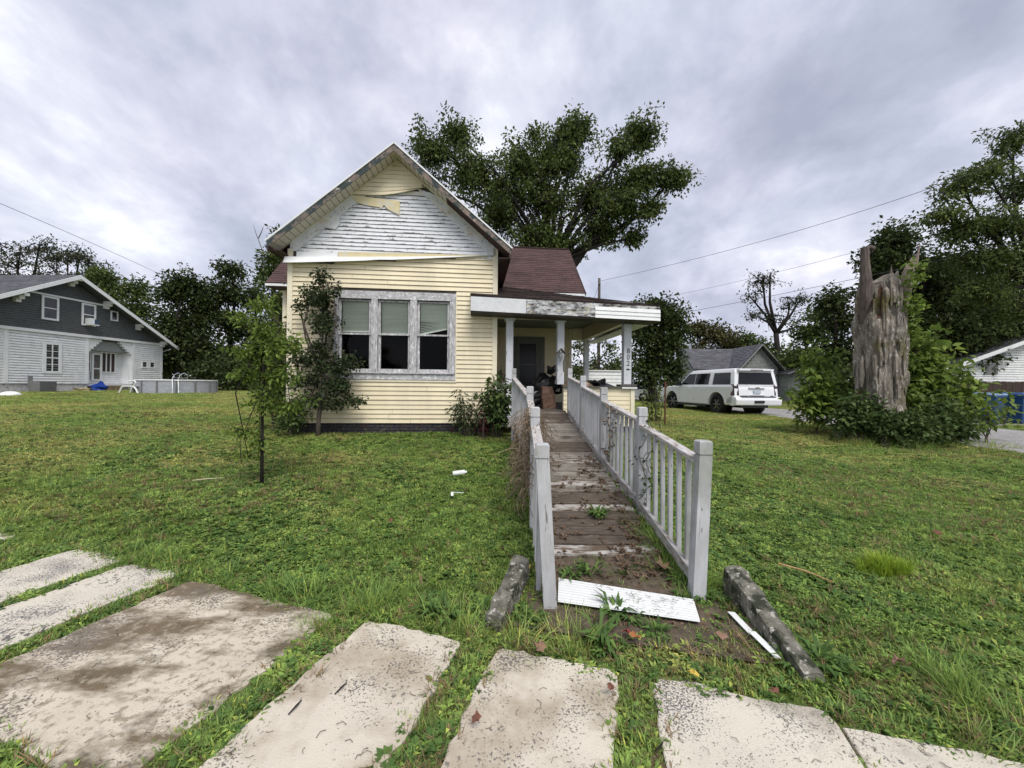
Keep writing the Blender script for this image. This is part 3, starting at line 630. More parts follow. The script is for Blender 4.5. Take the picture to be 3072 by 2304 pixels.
for wi, (a, c) in enumerate(((.997, 1.688), (1.832, 2.523), (2.672, 3.383))):
    for up_, (z0, z1, o0) in enumerate(((1.81, 2.655, .055), (2.625, 3.385, .025))):
        bb = MB(); s_ = .052; o1 = o0 + .035
        bb.box((a, o0, z0), (a + s_, o1, z1)); bb.box((c - s_, o0, z0), (c, o1, z1))
        bb.box((a + s_, o0 + .001, z1 - (.035 if up_ else .03)), (c - s_, o1, z1)); bb.box((a + s_, o0 + .001, z0), (c - s_, o1, z0 + (.035 if up_ else .075)))
        bb.build('sash', WEATHV, tw)
        MB().add([(a + s_, o0 + .02, z0 + .03), (c - s_, o0 + .02, z0 + .03), (c - s_, o0 + .02, z1 - .03), (a + s_, o0 + .02, z1 - .03)], [(0, 1, 2, 3)]).build('pane', GLASS, tw)
    # mini blind, its foot sagging
    bb = MB(); zb = (2.70, 2.665, 2.80)[wi]; zt = 3.36; nsl = 27
    for s in range(nsl):
        t = s / (nsl - 1); z0 = zt - t * (zt - zb)
        tilt = 0 if wi < 2 else max(0, (t - .72) / .28)
        zl = z0 - tilt * .13; zr = z0 + tilt * .02
        if wi == 0: zl += -.012 * t; 
        bb.add([(a + .055, .110, zl), (c - .055, .110, zr), (c - .055, .092, zr + .021), (a + .055, .092, zl + .021)], [(0, 1, 2, 3)], random.uniform(.3, .8))
    bb.box((a + .055, .10, zb - (.145 if wi == 2 else .015)), (c - .055, .12, zb - (.135 if wi == 2 else -.005))) if wi < 2 else bb.beam((a + .055, .11, zb - .14), (c - .055, .11, zb + .0), .02, .02)
    bb.build('blind', BLIND, tw)
# bits on the sill
bb = MB()
for i in range(8): u = 1.92 + random.random() * .2; bb.box((u, -.06, 1.806), (u + random.uniform(.02, .05), -.03, 1.806 + random.uniform(.008, .02)))
bb.build('paint_flake', WHITE, tw)['kind'] = 'stuff'

# front gable roof
def groof(o0, o1):
    zr = 6.60; pr = [(2.22, zr), (4.72, zr - 2.5 * .845), (4.66, zr - 2.5 * .845 - .09), (2.22, zr - .125), (-.24, zr - 2.49 * .865 - .09), (-.30, zr - 2.52 * .865)]
    return pr
bb = MB(); bb.prism(groof(0, 0), 1, -.40, 7.0); roof = bb.build('roof', SHING, house, fixn=True)
bb = MB()
for sgn, (ue, ze) in ((-1, (-.31, 6.615 - 2.53 * .865)), (1, (4.73, 6.615 - 2.51 * .845))):
    bb.beam((2.22, -.425, 6.60), (ue, -.425, ze - .0), .03, .022, (0, -1, 0))
bb.build('drip_edge', WHITE, roof)
for (ue, sl, nm) in ((-.27, .865, 'l'), (4.70, .845, 'r')):
    L = abs(2.22 - ue); bb = MB(); d = 1 if ue > 2 else -1
    bb.prism([(2.22, 6.585), (ue, 6.585 - L * sl), (ue, 6.585 - L * sl - .13), (2.22, 6.585 - .15)], 1, -.418, -.40); bb.build('rake_fascia', RAKE, roof, fixn=True)
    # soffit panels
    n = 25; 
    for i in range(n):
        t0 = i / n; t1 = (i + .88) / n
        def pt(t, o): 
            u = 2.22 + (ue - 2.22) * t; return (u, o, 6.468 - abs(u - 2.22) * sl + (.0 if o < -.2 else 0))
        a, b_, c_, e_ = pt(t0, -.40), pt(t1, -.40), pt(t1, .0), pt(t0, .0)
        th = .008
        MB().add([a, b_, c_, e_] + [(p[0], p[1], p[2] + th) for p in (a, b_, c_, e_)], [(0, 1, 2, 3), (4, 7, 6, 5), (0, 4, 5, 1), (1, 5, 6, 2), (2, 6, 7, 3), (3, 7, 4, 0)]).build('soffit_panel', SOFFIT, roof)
bb = MB(); bb.box((4.66, -.415, 4.28), (4.70, 3.5, 4.46)); bb.box((-.28, -.415, 4.25), (-.24, 3.5, 4.42)); bb.box((4.44, -.36, 4.29), (4.66, 3.5, 4.31)); bb.box((-.24, -.36, 4.26), (-.03, 3.5, 4.28)); bb.build('eave_box', DARKM, roof)
bb = MB(); bb.beam((.03, -.02, 4.59), (2.196, -.02, 6.45), .03, .03, (0, -1, 0)); bb.beam((4.36, -.02, 4.68), (2.196, -.02, 6.45), .03, .03, (0, -1, 0)); bb.build('soffit_channel', VINYL_T, roof)

# wing behind, with the front door
bb = MB(); bb.box((-2.02, 4.0, .45), (7.15, 4.12, 4.62)); bb.box((-2.02, 4.12, .45), (-1.9, 8.0, 4.62)); bb.box((7.03, 4.12, .45), (7.15, 8.0, 4.62)); bb.box((-1.9, 7.9, .45), (7.03, 8, 4.62))
bb.prism([(4.0, 4.62), (8.0, 4.62), (5.95, 6.62)], 0, 7.03, 7.15); bb.prism([(4.0, 4.62), (8.0, 4.62), (5.95, 6.62)], 0, -2.02, -1.9)
wing = bb.build('wing_wall', VINYL, house, fixn=True)
bb = MB(); z = .7
while z < 4.6:
    if z < 3.0: 
        lap(bb, 4.42, 5.17, 4.42, 5.17, z, z + EX, 4.0, .013, 1); lap(bb, 6.26, 7.06, 6.26, 7.06, z, z + EX, 4.0, .013, 1)
    else: lap(bb, 4.42, 7.06, 4.42, 7.06, z, z + EX, 4.0, .013, 2)
    lap(bb, -1.95, -.04, -1.95, -.04, z, z + EX, 4.0, .013, 1); z += EX
o = bb.build('siding_course', VINYL, wing); o['kind'] = 'stuff'
bb = MB(); bb.box((7.06, 3.97, .5), (7.17, 4.0, 4.6)); bb.box((-2.05, 3.97, .5), (-1.95, 4.0, 4.6)); bb.build('wing_corner_board', VINYL_T, wing)

def shingles(name, m_, parent, O_, U, V, lim, vlen, exps=.14, tab=.30, seed=1, lift=.012, jag=.0):
    """lapped shingle tabs on the slope from eave point O_ with unit vectors U (along the eave) and V (up the slope)"""
    rnd = random.Random(seed); U = Vector(U).normalized(); V = Vector(V).normalized(); N_ = U.cross(V).normalized(); O_ = Vector(O_)
    b = MB(); v = 0; r = 0
    while v < vlen - .01:
        v1 = min(v + exps, vlen); a, c = lim((v + v1) / 2); a2, c2 = lim(v1); a1_, c1_ = lim(v)
        u = a - (tab * .5 if r % 2 else 0); rowt = rnd.uniform(-.12, .12)
        while u < c:
            u0 = max(u, a); u1 = min(u + tab * .985, c)
            if u1 - u0 > .02:
                l = lift * rnd.uniform(.7, 1.5); dv = rnd.uniform(-jag, jag)
                p = [O_ + U * u0 + V * (v + dv) + N_ * .002, O_ + U * u1 + V * (v + dv) + N_ * .002, O_ + U * u0 + V * (v + dv) + N_ * l, O_ + U * u1 + V * (v + dv) + N_ * l, O_ + U * u1 + V * v1 + N_ * .004, O_ + U * u0 + V * v1 + N_ * .004]
                b.add(p, [(0, 1, 3, 2), (2, 3, 4, 5)], min(1, max(0, .5 + rowt + rnd.gauss(0, .2))))
            u += tab
        v = v1; r += 1
    o = b.build(name, m_, parent); o['kind'] = 'stuff'; return o
bb = MB(); er, ee = 6.80, 4.57
bb.prism([(3.6, ee - .07), (3.6, ee), (5.9, er), (8.3, ee), (8.3, ee - .1), (5.9, er - .12)], 0, -2.36, 7.50); wr = bb.build('wing_roof', SHING, house, fixn=True)
Vd = Vector((0, 2.3, er - ee)); shingles('shingle', SHING, wr, (-2.36, 3.58, ee + .004), (1, 0, 0), Vd, lambda v: (0, 9.87), Vd.length, .135, .31, 5)
bb = MB(); bb.box((-2.36, 5.82, er - .01), (7.5, 5.98, er + .025)); bb.build('ridge_cap', SHING, wr)
bb = MB(); bb.box((-2.36, 3.56, ee - .09), (7.5, 3.60, ee - .02)); bb.build('eave_fascia', WHITE, wr)
bb = MB(); bb.box((6.9, 3.6, ee - .12), (7.48, 4.0, ee - .09)); bb.box((-2.3, 3.6, ee - .12), (6.88, 4.0, ee - .09)); bb.build('eave_soffit', DARKM, wr)
bb = MB(); bb.beam((7.51, 3.56, ee - .05), (7.51, 5.9, er - .05), .03, .11, (0, 0, 1)); bb.build('verge_board', DARKM, wr)

# ---- porch
porch = MB().box((4.44, .04, .90), (7.64, 4.0, 1.0)).build('porch_floor', mat('porch_floor_grey', (.09, .085, .08), (.05, .048, .045), 5, .8), house)
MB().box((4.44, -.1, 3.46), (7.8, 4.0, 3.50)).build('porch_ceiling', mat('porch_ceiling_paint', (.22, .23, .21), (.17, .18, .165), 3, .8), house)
# beams clad in siding
bb = MB()
bb.box((4.45, .0, 3.07), (7.66, .16, 3.46)); bb.box((7.50, .16, 3.07), (7.66, 4.0, 3.455)); bb.box((7.16, 3.78, 3.07), (7.50, 3.94, 3.455))
bb.build('porch_beam', VINYL_T, house)
bb = MB()
for k in range(4):
    z = 3.075 + k * .096
    for (o0, o1) in ((.17, 3.77),): bb.add([(7.488, o0, z), (7.488, o1, z), (7.498, o1, z + .094), (7.498, o0, z + .094)], [(0, 3, 2, 1)])
bb.build('beam_siding', VINYL, house)['kind'] = 'stuff'
DIGIT = mat('digit_grey', (.07, .07, .075), (.05, .05, .055), 4, .5)
POST = mat('porch_post_paint', (.66, .67, .70), (.55, .56, .59), 4, .7, bump=.2, layers=[((.17, .15, .135), 13, .645, .03, (2, 2, .6))])
hp = None
for i, (u0, u1, o0, z0, z1) in enumerate(((4.65, 4.81, .02, 1.60, 3.07), (5.83, 5.99, .02, 1.58, 3.07), (7.40, 7.58, .0, 1.60, 3.07), (7.54, 7.70, 3.74, 1.55, 3.07))):
    bb = MB(); bb.box((u0, o0, z0), (u1, o0 + .16, z1)); p_ = bb.build('porch_post', POST, house, fixn=True, bevel=.006, seg=1)
    MB().box((u0 - .035, o0 - .035, z1 - .055), (u1 + .035, o0 + .195, z1 - .002)).build('post_capital', POST, p_)
    if i == 2:
        for ch, zz in zip('802', (2.29, 2.145, 2.0)):
            cu = bpy.data.curves.new('t', 'FONT'); cu.body = ch; cu.size = .165; cu.extrude = .003; cu.align_x = 'CENTER'; cu.align_y = 'BOTTOM'; cu.space_character = 1
            to = bpy.data.objects.new('t', cu); COL.objects.link(to); bpy.context.view_layer.update()
            me = bpy.data.meshes.new_from_object(to.evaluated_get(bpy.context.evaluated_depsgraph_get())); bpy.data.objects.remove(to)
            me.transform(Matrix.Rotation(R(90), 4, 'X')); me.transform(Matrix.Diagonal((.95, 1, 1.0, 1))); me.materials.clear(); me.materials.append(DIGIT)
            n_ = bpy.data.objects.new('house_number', me); COL.objects.link(n_); n_.parent = p_; n_.location = (7.50, -.004, zz); n_['label'] = 'digit ' + ch
        bb = MB(); bb.prism([(7.45, 1.955), (7.47, 1.935), (7.53, 1.93), (7.56, 1.955), (7.53, 1.95), (7.50, 1.97), (7.47, 1.96)], 1, -.006, -.001); bb.build('post_scar', DARK, p_, fixn=True)
# half walls
hw = MB().box((5.98, .02, .62), (7.62, .14, 1.51)).box((7.50, .14, .62), (7.62, 3.8, 1.51)).build('half_wall', VINYL_T, house, fixn=True)
z = .62
while z < 1.47:
    bb = MB(); lap(bb, 5.98, 7.56, 5.98, 7.56, z, min(z + EX, 1.5), .02, .013, 3, jit=.002); bb.build('siding_board', VINYL, hw); z += EX
MB().box((7.565, -.01, .58), (7.66, .02, 1.515)).build('corner_board', VINYL_T, hw)
CAPM = mat('wall_cap_dark', (.13, .12, .11), (.06, .055, .05), 9, .9, bump=.4)
MB().box((5.96, -.04, 1.512), (7.70, .20, 1.548)).build('wall_cap', CAPM, hw)
bb = MB(); bb.box((7.30, -.05, 1.549), (7.70, .22, 1.60)); bb.build('post_base', CAPM, hw, fixn=True, bevel=.006, seg=1)
MB().box((7.34, -.055, 1.50), (7.70, -.041, 1.535)).build('post_base_trim', WHITE, hw)
hl = MB().box((4.44, .02, .62), (4.86, .14, 1.55)).build('half_wall', VINYL_T, house, fixn=True)
z = .62
while z < 1.5:
    bb = MB(); lap(bb, 4.44, 4.86, 4.44, 4.86, z, min(z + EX, 1.55), .02, .013, 1); bb.build('siding_board', VINYL_W, hl); z += EX
MB().box((4.43, -.03, 1.551), (4.88, .18, 1.598)).build('wall_cap', WHITE, hl)
MB().box((5.95, .05, .40), (7.6, .12, .615)).build('porch_skirt', DARK, house)
# porch roof: hipped, its fascia sagging to the right
A_, B_, T_ = Vector((3.84, -.45, 3.46)), Vector((8.03, -.45, 3.34)), Vector((4.12, 3.46, 4.63))
bb = MB()
pts = [A_, B_, Vector((4.45, 3.13, 4.53)), Vector((4.45, 0, 3.60)), Vector((3.84, 0, 3.60)), Vector((8.03, 4.2, 3.34)), Vector((4.45, 4.2, 4.5))]
fs = [(0, 1, 2, 3, 4), (1, 5, 6, 2)]
low = [p - Vector((0, 0, .05)) for p in pts]
bb.add(pts + low, fs + [tuple(i + 7 for i in f[::-1]) for f in fs] + [(0, 7, 8, 1), (1, 8, 12, 5), (0, 4, 11, 7)])
pr = bb.build('porch_roof', SHING2, house)
V1 = Vector((0, 1, .32)).normalized()
def lim_(v):
    t = v / math.sqrt(1 + .32 ** 2); hi = 4.19 - t
    return (0 if t < .43 else .61, hi)
shingles('shingle', SHING2, pr, A_ + Vector((0, 0, .004)), B_ - A_, Vector((0, 1, .325)), lim_, 3.7, .135, .31, 8, .012, .006)
bb = MB(); bb.beam(B_ + Vector((0, 0, .01)), Vector((4.45, 3.13, 4.56)), .16, .02); bb.build('hip_cap', SHING2, pr)
def zf(u): return 3.425 - (u - 3.84) * .024
for (u0, u1, m_, tk, dz) in ((3.85, 5.03, FASCIA_W, .0, 0), (5.035, 8.02, FASCIA, .0, 0)):
    bb = MB(); n = 8
    vs = []
    for i in range(n + 1):
        u = u0 + (u1 - u0) * i / n; vs += [(u, -.47, zf(u) - .30), (u, -.47, zf(u)), (u, -.44, zf(u)), (u, -.44, zf(u) - .30)]
    fs = [(i * 4 + a, (i + 1) * 4 + a, (i + 1) * 4 + (a + 1) % 4, i * 4 + (a + 1) % 4) for i in range(n) for a in range(4)] + [(0, 1, 2, 3), (n * 4 + 3, n * 4 + 2, n * 4 + 1, n * 4)]
    bb.add(vs, fs); bb.build('fascia_board', m_, pr, fixn=True)
bb = MB()
for k in range(3):
    n = 4; vs = []
    for i in range(n + 1):
        u = 6.55 + 1.48 * i / n; z0 = zf(u) - .315 + k * .083; vs += [(u, -.492, z0), (u, -.478, z0 + .083), (u, -.471, z0)]
    bb.add(vs, [(i * 3, (i + 1) * 3, (i + 1) * 3 + 1, i * 3 + 1) for i in range(n)] + [(i * 3, i * 3 + 2, (i + 1) * 3 + 2, (i + 1) * 3) for i in range(n)])
o = bb.build('fascia_cladding', VINYL_W, pr)
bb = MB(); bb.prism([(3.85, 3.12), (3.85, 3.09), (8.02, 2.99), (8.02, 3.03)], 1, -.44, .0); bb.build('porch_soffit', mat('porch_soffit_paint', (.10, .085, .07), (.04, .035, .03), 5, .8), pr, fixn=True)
bb = MB(); bb.box((8.0, -.44, 3.0), (8.03, 4.2, 3.32)); bb.box((7.66, 0, 3.0), (8.0, 4.2, 3.03)); bb.build('fascia_board', FASCIA_W, pr)
bb = MB(); bb.prism([(-.44, 3.12), (-.44, 3.44), (-.0, 3.58), (0, 3.12)], 0, 3.85, 3.87); bb.build('roof_end_board', FASCIA_W, pr, fixn=True)
# storm door
DOORP = mat('door_pane_black', (.02, .02, .022), (.008, .008, .009), 9, .25)
DG = mat('door_grey_trim', (.20, .20, .185), (.15, .15, .14), 4, .7)
door = MB().box((5.30, 3.93, 1.0), (5.41, 3.97, 3.05)).box((5.96, 3.93, 1.0), (6.09, 3.97, 3.05)).box((5.41, 3.93, 2.93), (5.96, 3.97, 3.05)).box((5.41, 3.93, 2.225), (5.96, 3.97, 2.25)).box((5.41, 3.93, 1.0), (5.96, 3.97, 1.57)).build('storm_door', DG, house)
for z0, z1 in ((1.57, 2.225), (2.25, 2.93)): MB().add([(5.41, 3.95, z0), (5.96, 3.95, z0), (5.96, 3.95, z1), (5.41, 3.95, z1)], [(0, 1, 2, 3)]).build('pane', DOORP, door)
MB().box((6.02, 3.90, 1.95), (6.05, 3.93, 2.1)).build('handle', GREYM, door)
MB().box((5.17, 3.95, 1.0), (5.29, 3.99, 3.17)).box((6.10, 3.95, 1.0), (6.25, 3.99, 3.17)).box((5.29, 3.95, 3.06), (6.10, 3.99, 3.17)).build('door_casing', DG, house)
MB().box((6.16, 3.91, 2.32), (6.20, 3.95, 2.44)).build('doorbell', GREYM, house)

# ------------------------------------------------------------------ ramp
rmp = empty('wheelchair_ramp', G(.8, 2.8)); tagp(rmp, 'long sloping wooden ramp with grey painted posts and balusters up to the porch', 'ramp')
RB = Vector(rmp.location)
def dz_(y): return .12 + (y - 3.3) * .187
Rp = [(1.375, 2.75, 1.17, .02, -.05), (1.40, 4.12, 1.33, .1, 0), (1.29, 5.38, 1.535, .2, 0), (1.24, 6.7, 1.73, .3, 0), (1.20, 7.95, 1.91, .4, 0)]
Lp = [(.215, 2.66, 1.15, .0, .08), (.235, 3.85, 1.335, .1, 0), (.245, 5.2, 1.54, .2, 0), (.04, 7.75, 1.89, .4, 0)]
def mkpost(x, y, zt, zb, dx):
    bb = MB(); h = .0455
    gt = zt - .10
    secs = [(zb - .25, h, dx), (gt - .006, h, 0), (gt - .006, h - .008, 0), (gt + .006, h - .008, 0), (gt + .006, h, 0), (zt - .008, h, 0), (zt, h - .01, 0)]
    vs = []
    for (z, r, d) in secs:
        cx_ = x + d; vs += [(cx_ - r, y - r, z), (cx_ + r, y - r, z), (cx_ + r, y + r, z), (cx_ - r, y + r, z)]
    fs = [(i * 4 + a, i * 4 + (a + 1) % 4, (i + 1) * 4 + (a + 1) % 4, (i + 1) * 4 + a) for i in range(len(secs) - 1) for a in range(4)] + [tuple((len(secs) - 1) * 4 + a for a in range(4))]
    bb.add([tuple(Vector(v) - RB) for v in vs], fs); return bb.build('post', RAMPP, rmp)
for p_ in Rp + Lp: mkpost(*p_)
bal = MB().box((-.017, -.017, -1), (.017, .017, 0))
balo = None
def rail(p, q, z0, z1, nb, zend=None, jit=.01, side=1):
    global balo
    a = Vector((p[0], p[1] + .046, z0)); c = Vector((q[0], q[1] - .046, z1))
    MB().beam(a - RB, c - RB, .085, .036).build('handrail', RAILW, rmp, fixn=True, bevel=.004, seg=1)
    for i in range(nb):
        t = (i + 1) / (nb + 1); x = p[0] + (q[0] - p[0]) * t; y = a.y + (c.y - a.y) * t; zt = z0 + (z1 - z0) * t - .019
        zb = max(float(gz(x, y)) + .02, dz_(y) - .08) + random.uniform(-.03, .02)
        L = zt - zb; o = balo or bal.build('baluster', RAMPP, rmp)
        if balo: o = link_copy(balo)
        balo = balo or o
        o.location = Vector((x, y, zt)) - RB; o.scale = (1, 1, L); o.rotation_euler = (random.uniform(-.01, .01), random.uniform(-.012, .012), random.uniform(-.1, .1))
for i, (nb) in enumerate((6, 8, 10, 10)):
    p, q = Rp[i], Rp[i + 1]; rail(p, q, p[2] - .155, q[2] - .20, nb)
    MB().beam(Vector((p[0] - .03, p[1] + .05, max(dz_(p[1]), .12) + .035)) - RB, Vector((q[0] - .03, q[1] - .05, dz_(q[1]) + .035)) - RB, .04, .085).build('edge_board', RAILW, rmp)
for i, nb in enumerate((8, 9, 16)):
    p, q = Lp[i], Lp[i + 1]; rail(p, q, p[2] - .155, q[2] - .20, nb)
# deck planks
y = 3.28; kk = 0; plk = None
while y < 8.1:
    xl = .27 + (.05 - .27) * max(0, (y - 5.2) / 2.8); xr = np.interp(y, [3, 4.1, 5.4, 8.1], [1.24, 1.30, 1.22, 1.13])
    wd = .135; bb = MB(); e = random.uniform(-.02, .02)
    j = random.uniform(-.004, .006); sl = .187
    x0, x1 = xl + .0 + e, xr + e
    pp = [(x0, y, dz_(y) + j), (x1, y + random.uniform(-.006, .006), dz_(y) + j + random.uniform(-.006, .006)), (x1, y + wd - .012, dz_(y + wd) + j), (x0, y + wd - .012, dz_(y + wd) + j)]
    bb.add([tuple(Vector(q) - RB) for q in pp] + [tuple(Vector(q) - RB - Vector((0, 0, .035))) for q in pp], [(0, 1, 2, 3), (4, 7, 6, 5), (0, 4, 5, 1), (1, 5, 6, 2), (2, 6, 7, 3), (3, 7, 4, 0)])
    bb.build('deck_plank', DECKW if kk in (0, 5, 9, 14) else random.choice((DECK, DECK2, DECK3) if kk > 8 else (DECK, DECK3, DECK3)), rmp); y += wd + .009; kk += 1
bb = MB(); bb.beam(Vector((.30, 3.3, dz_(3.3) - .12)) - RB, Vector((.12, 8.1, dz_(8.1) - .12)) - RB, .04, .15); bb.beam(Vector((1.26, 3.3, dz_(3.3) - .12)) - RB, Vector((1.13, 8.1, dz_(8.1) - .12)) - RB, .04, .15); bb.build('stringer', DECK, rmp)

# white vinyl panel dropped on the ground at the ramp foot
pa, pb, pc, pd = Vector((.371, 2.933, .07)), Vector((1.283, 2.685, .055)), Vector((1.213, 2.446, .05)), Vector((.330, 2.640, .06))
cb = (pa + pb + pc + pd) / 4; cb.z = .05
pan = empty('siding_offcut', cb); tagp(pan, 'white ribbed vinyl siding offcut lying on the dirt at the ramp foot', 'siding panel')
n = 9
for k in range(3):
    bb = MB(); t0, t1 = k / 3, (k + 1) / 3
    a0 = pa.lerp(pd, t0); a1 = pa.lerp(pd, t1); b0 = pb.lerp(pc, t0); b1 = pb.lerp(pc, t1)
    for s in range(3):
        s0, s1 = s / 3, (s + .8) / 3; h = .014
        q = [a0.lerp(a1, s0), b0.lerp(b1, s0), b0.lerp(b1, s1), a0.lerp(a1, s1)]
        vs = [v_ - cb for v_ in q]; vs2 = [v_ + Vector((0, 0, h)) for v_ in vs]
        bb.add([tuple(v_) for v_ in vs] + [tuple(v_) for v_ in vs2], [(4, 5, 6, 7), (0, 1, 5, 4), (1, 2, 6, 5), (2, 3, 7, 6), (3, 0, 4, 7)])
    base_ = [a0, b0, b1, a1]; bb.add([tuple(v_ - cb + Vector((0, 0, .006))) for v_ in base_], [(0, 1, 2, 3)])
    bb.build('panel_rib', VINYL_W, pan)

# broken concrete kerb pieces
def chunk(name, label, pts, h, seed, m_=CHUNK):
    """rough stone: footprint polyline a->b with width, height profile"""
    rnd = random.Random(seed); a, c, w0, w1, h0, h1 = pts; a = Vector(a); c = Vector(c); d = (c - a); L = d.length; d.normalize(); s_ = Vector((d.y, -d.x, 0))
    n = 12; vs = []; fs = []
    for i in range(n + 1):
        t = i / n; q = a.lerp(c, t); w_ = w0 + (w1 - w0) * t; hh = h0 + (h1 - h0) * t; j = lambda: rnd.uniform(-.016, .016)
        vs += [q - s_ * (w_ / 2) + Vector((j(), j(), -.08)), q - s_ * (w_ / 2 + j() * .5) + Vector((0, 0, hh * .6)), q - s_ * (w_ / 2 - .004) + Vector((j(), 0, hh + j() * .5)), q + Vector((0, j(), hh + j() * .4)),
               q + s_ * (w_ / 2 - .004) + Vector((0, j() * .5, hh * .95 + j() * .5)), q + s_ * (w_ / 2 + j() * .5) + Vector((0, 0, hh * .5)), q + s_ * (w_ / 2) + Vector((j(), j(), -.08))]
    for i in range(n):
        for k in range(6): fs.append((i * 7 + k, i * 7 + k + 1, (i + 1) * 7 + k + 1, (i + 1) * 7 + k))
    fs += [tuple(range(7))[::-1], tuple(n * 7 + k for k in range(7))]
    bb = MB(); bb.add([tuple(v_ - a) for v_ in vs], fs); o = bb.build(name, m_, fixn=True, loc=a); tagp(o, label, 'concrete'); return o
chunk('concrete_block', 'mossy tilted concrete kerb piece in the grass left of the ramp foot', ((-.10, 2.42, .0), (.09, 2.98, .03), .11, .12, .10, .20), 0, 1)
chunk('concrete_block', 'long dark mossy concrete kerb slab sinking into the grass right of the ramp', ((1.62, 2.80, .02), (1.60, 2.02, .0), .13, .11, .23, .06), 0, 2)
bb = MB(); 
for i in range(2): bb.beam((1.47 + i * .01, 2.55 - i * .2, .06), (1.50 + i * .02, 2.36 - i * .2, .03), .055, .004, (0.2, 0, 1))
tagp(bb.build('metal_strip', VINYL_W), 'bent strip of white trim lying beside the long concrete slab', 'trim')

# ------------------------------------------------------------------ house on the left
LA = R(90) - math.atan(.04); LO = Vector((-28.8, 31.5, .9))
lh = empty('grey_gabled_house', LO, LA); tagp(lh, 'large white clapboard house with dark grey gable and broad eaves across the lawn', 'house')
LZ = .9
def lz(z): return z - LZ
# local x = away from camera along the facade (0 = far corner), y = into the house
b = MB()
b.box((-13.2, .0, lz(1.37)), (-5.29, .2, lz(4.63))); b.box((-2.36, 0, lz(1.37)), (0, .2, lz(4.63))); b.box((-5.29, .75, lz(1.37)), (-2.36, .9, lz(4.63))); b.box((-5.29, .2, lz(1.37)), (-5.2, .75, lz(4.63))); b.box((-2.45, .2, lz(1.37)), (-2.36, .75, lz(4.63)))
b.box((-13.2, .2, lz(1.37)), (-13.0, 12, lz(4.6))); b.box((-.2, .2, lz(1.37)), (0, 12, lz(4.6)))
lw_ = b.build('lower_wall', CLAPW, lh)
bb = MB(); z = 1.37
while z < 4.5:
    e = .155
    for (x0, x1) in ((-13.2, -9.55), (-9.35, -5.40), (-2.25, -.12)):
        lap(bb, x0, x1, x0, x1, lz(z), lz(z + e), 0, .045, 1)
    lap(bb, -5.2, -4.9, -5.2, -4.9, lz(z), lz(z + e), .75, .028, 1); lap(bb, -2.95, -2.45, -2.95, -2.45, lz(z), lz(z + e), .75, .028, 1)
    if z < 2.15: lap(bb, -4.9, -2.95, -4.9, -2.95, lz(z), lz(z + e), .75, .028, 1)
    z += e
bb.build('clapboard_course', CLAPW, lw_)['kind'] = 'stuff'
ap = (-6.45, 8.25)
b = MB(); b.prism([(-13.2, lz(4.63)), (0, lz(4.63)), (-.0, lz(4.70)), (-6.45, lz(8.22)), (-13.2, lz(4.7))], 1, -.05, .2); lg = b.build('gable_wall', GREYD, lh, fixn=True)
bb = MB(); z = 4.7
while z < 8.1:
    e = .14; x1 = -(z - 4.70) / .545; x0 = -12.9 - x1; xt1 = -(z + e - 4.7) / .545; xt0 = -12.9 - xt1
    if x1 - x0 > .3: lap(bb, x0, x1, xt0, xt1, lz(z), lz(z + e), -.05, .03, 1)
    z += e
bb.build('shingle_course', GREYD, lg)['kind'] = 'stuff'
bb = MB(); bb.box((-13.2, -.12, lz(4.50)), (.02, -.0, lz(4.68))); bb.box((-8.5, -.1, lz(6.86)), (-4.25, -.02, lz(6.97))); bb.box((-9.55, -.05, lz(1.37)), (-9.35, 0, lz(4.5))); bb.box((-5.45, -.05, lz(1.37)), (-5.28, 0, lz(4.5))); bb.box((-2.37, -.05, lz(1.37)), (-2.2, 0, lz(4.5))); bb.box((-.12, -.05, lz(1.37)), (.02, 0, lz(4.5)))
bb.build('trim_board', WHITE, lh)
MB().box((-13.2, .02, -.3), (-5.3, .2, lz(1.37))).box((-2.36, .02, -.3), (0, .2, lz(1.37))).box((-3.5, .3, -.3), (-2.36, .5, lz(1.2))).build('foundation', FOUNDW, lh)
MB().box((-5.3, .1, lz(1.2)), (-2.4, .85, lz(1.36))).build('porch_sill', WHITE, lh)
MB().box((-5.3, .6, -.3), (-3.5, .8, lz(1.2))).build('crawl_space', DARK, lh)
# roof
sl = .569
b = MB(); x0, x1 = -14.0, .62
b.prism([(x0, lz(8.46 - (7.55) * sl)), (-6.45, lz(8.46)), (x1, lz(8.46 - 7.07 * sl)), (x1, lz(8.46 - 7.07 * sl) - .12), (-6.45, lz(8.34)), (x0, lz(8.46 - 7.55 * sl) - .12)], 1, -.8, 12.5)
lr = b.build('roof', SHINGG, lh, fixn=True)
Vd = Vector((7.55, 0, 7.55 * sl))
shingles('shingle', SHINGG, lr, (x0, 12.5, lz(8.47 - 7.55 * sl)), (0, -1, 0), Vd, lambda v: (0, 13.28), Vd.length, .28, .6, 3, .02)
for (xe, k_) in ((x0, 7.55), (x1, 7.07)):
    MB().prism([(-6.45, lz(8.47)), (xe, lz(8.47 - k_ * sl)), (xe, lz(8.47 - k_ * sl) - .24), (-6.45, lz(8.47) - .26)], 1, -.86, -.8).build('rake_fascia', WHITE, lr, fixn=True)
for x_, z_ in ((-9.1, 6.52), (-4.35, 7.05), (-2.1, 5.88), (-.15, 4.78), (-6.45, 8.12)):
    MB().box((x_ - .12, -.8, lz(z_) - .02), (x_ + .12, -.05, lz(z_) + .14)).box((x_ - .12, -.5, lz(z_) - .2), (x_ + .12, -.05, lz(z_) - .02)).box((x_ - .12, -.28, lz(z_) - .38), (x_ + .12, -.05, lz(z_) - .2)).build('eave_bracket', WHITE, lr)
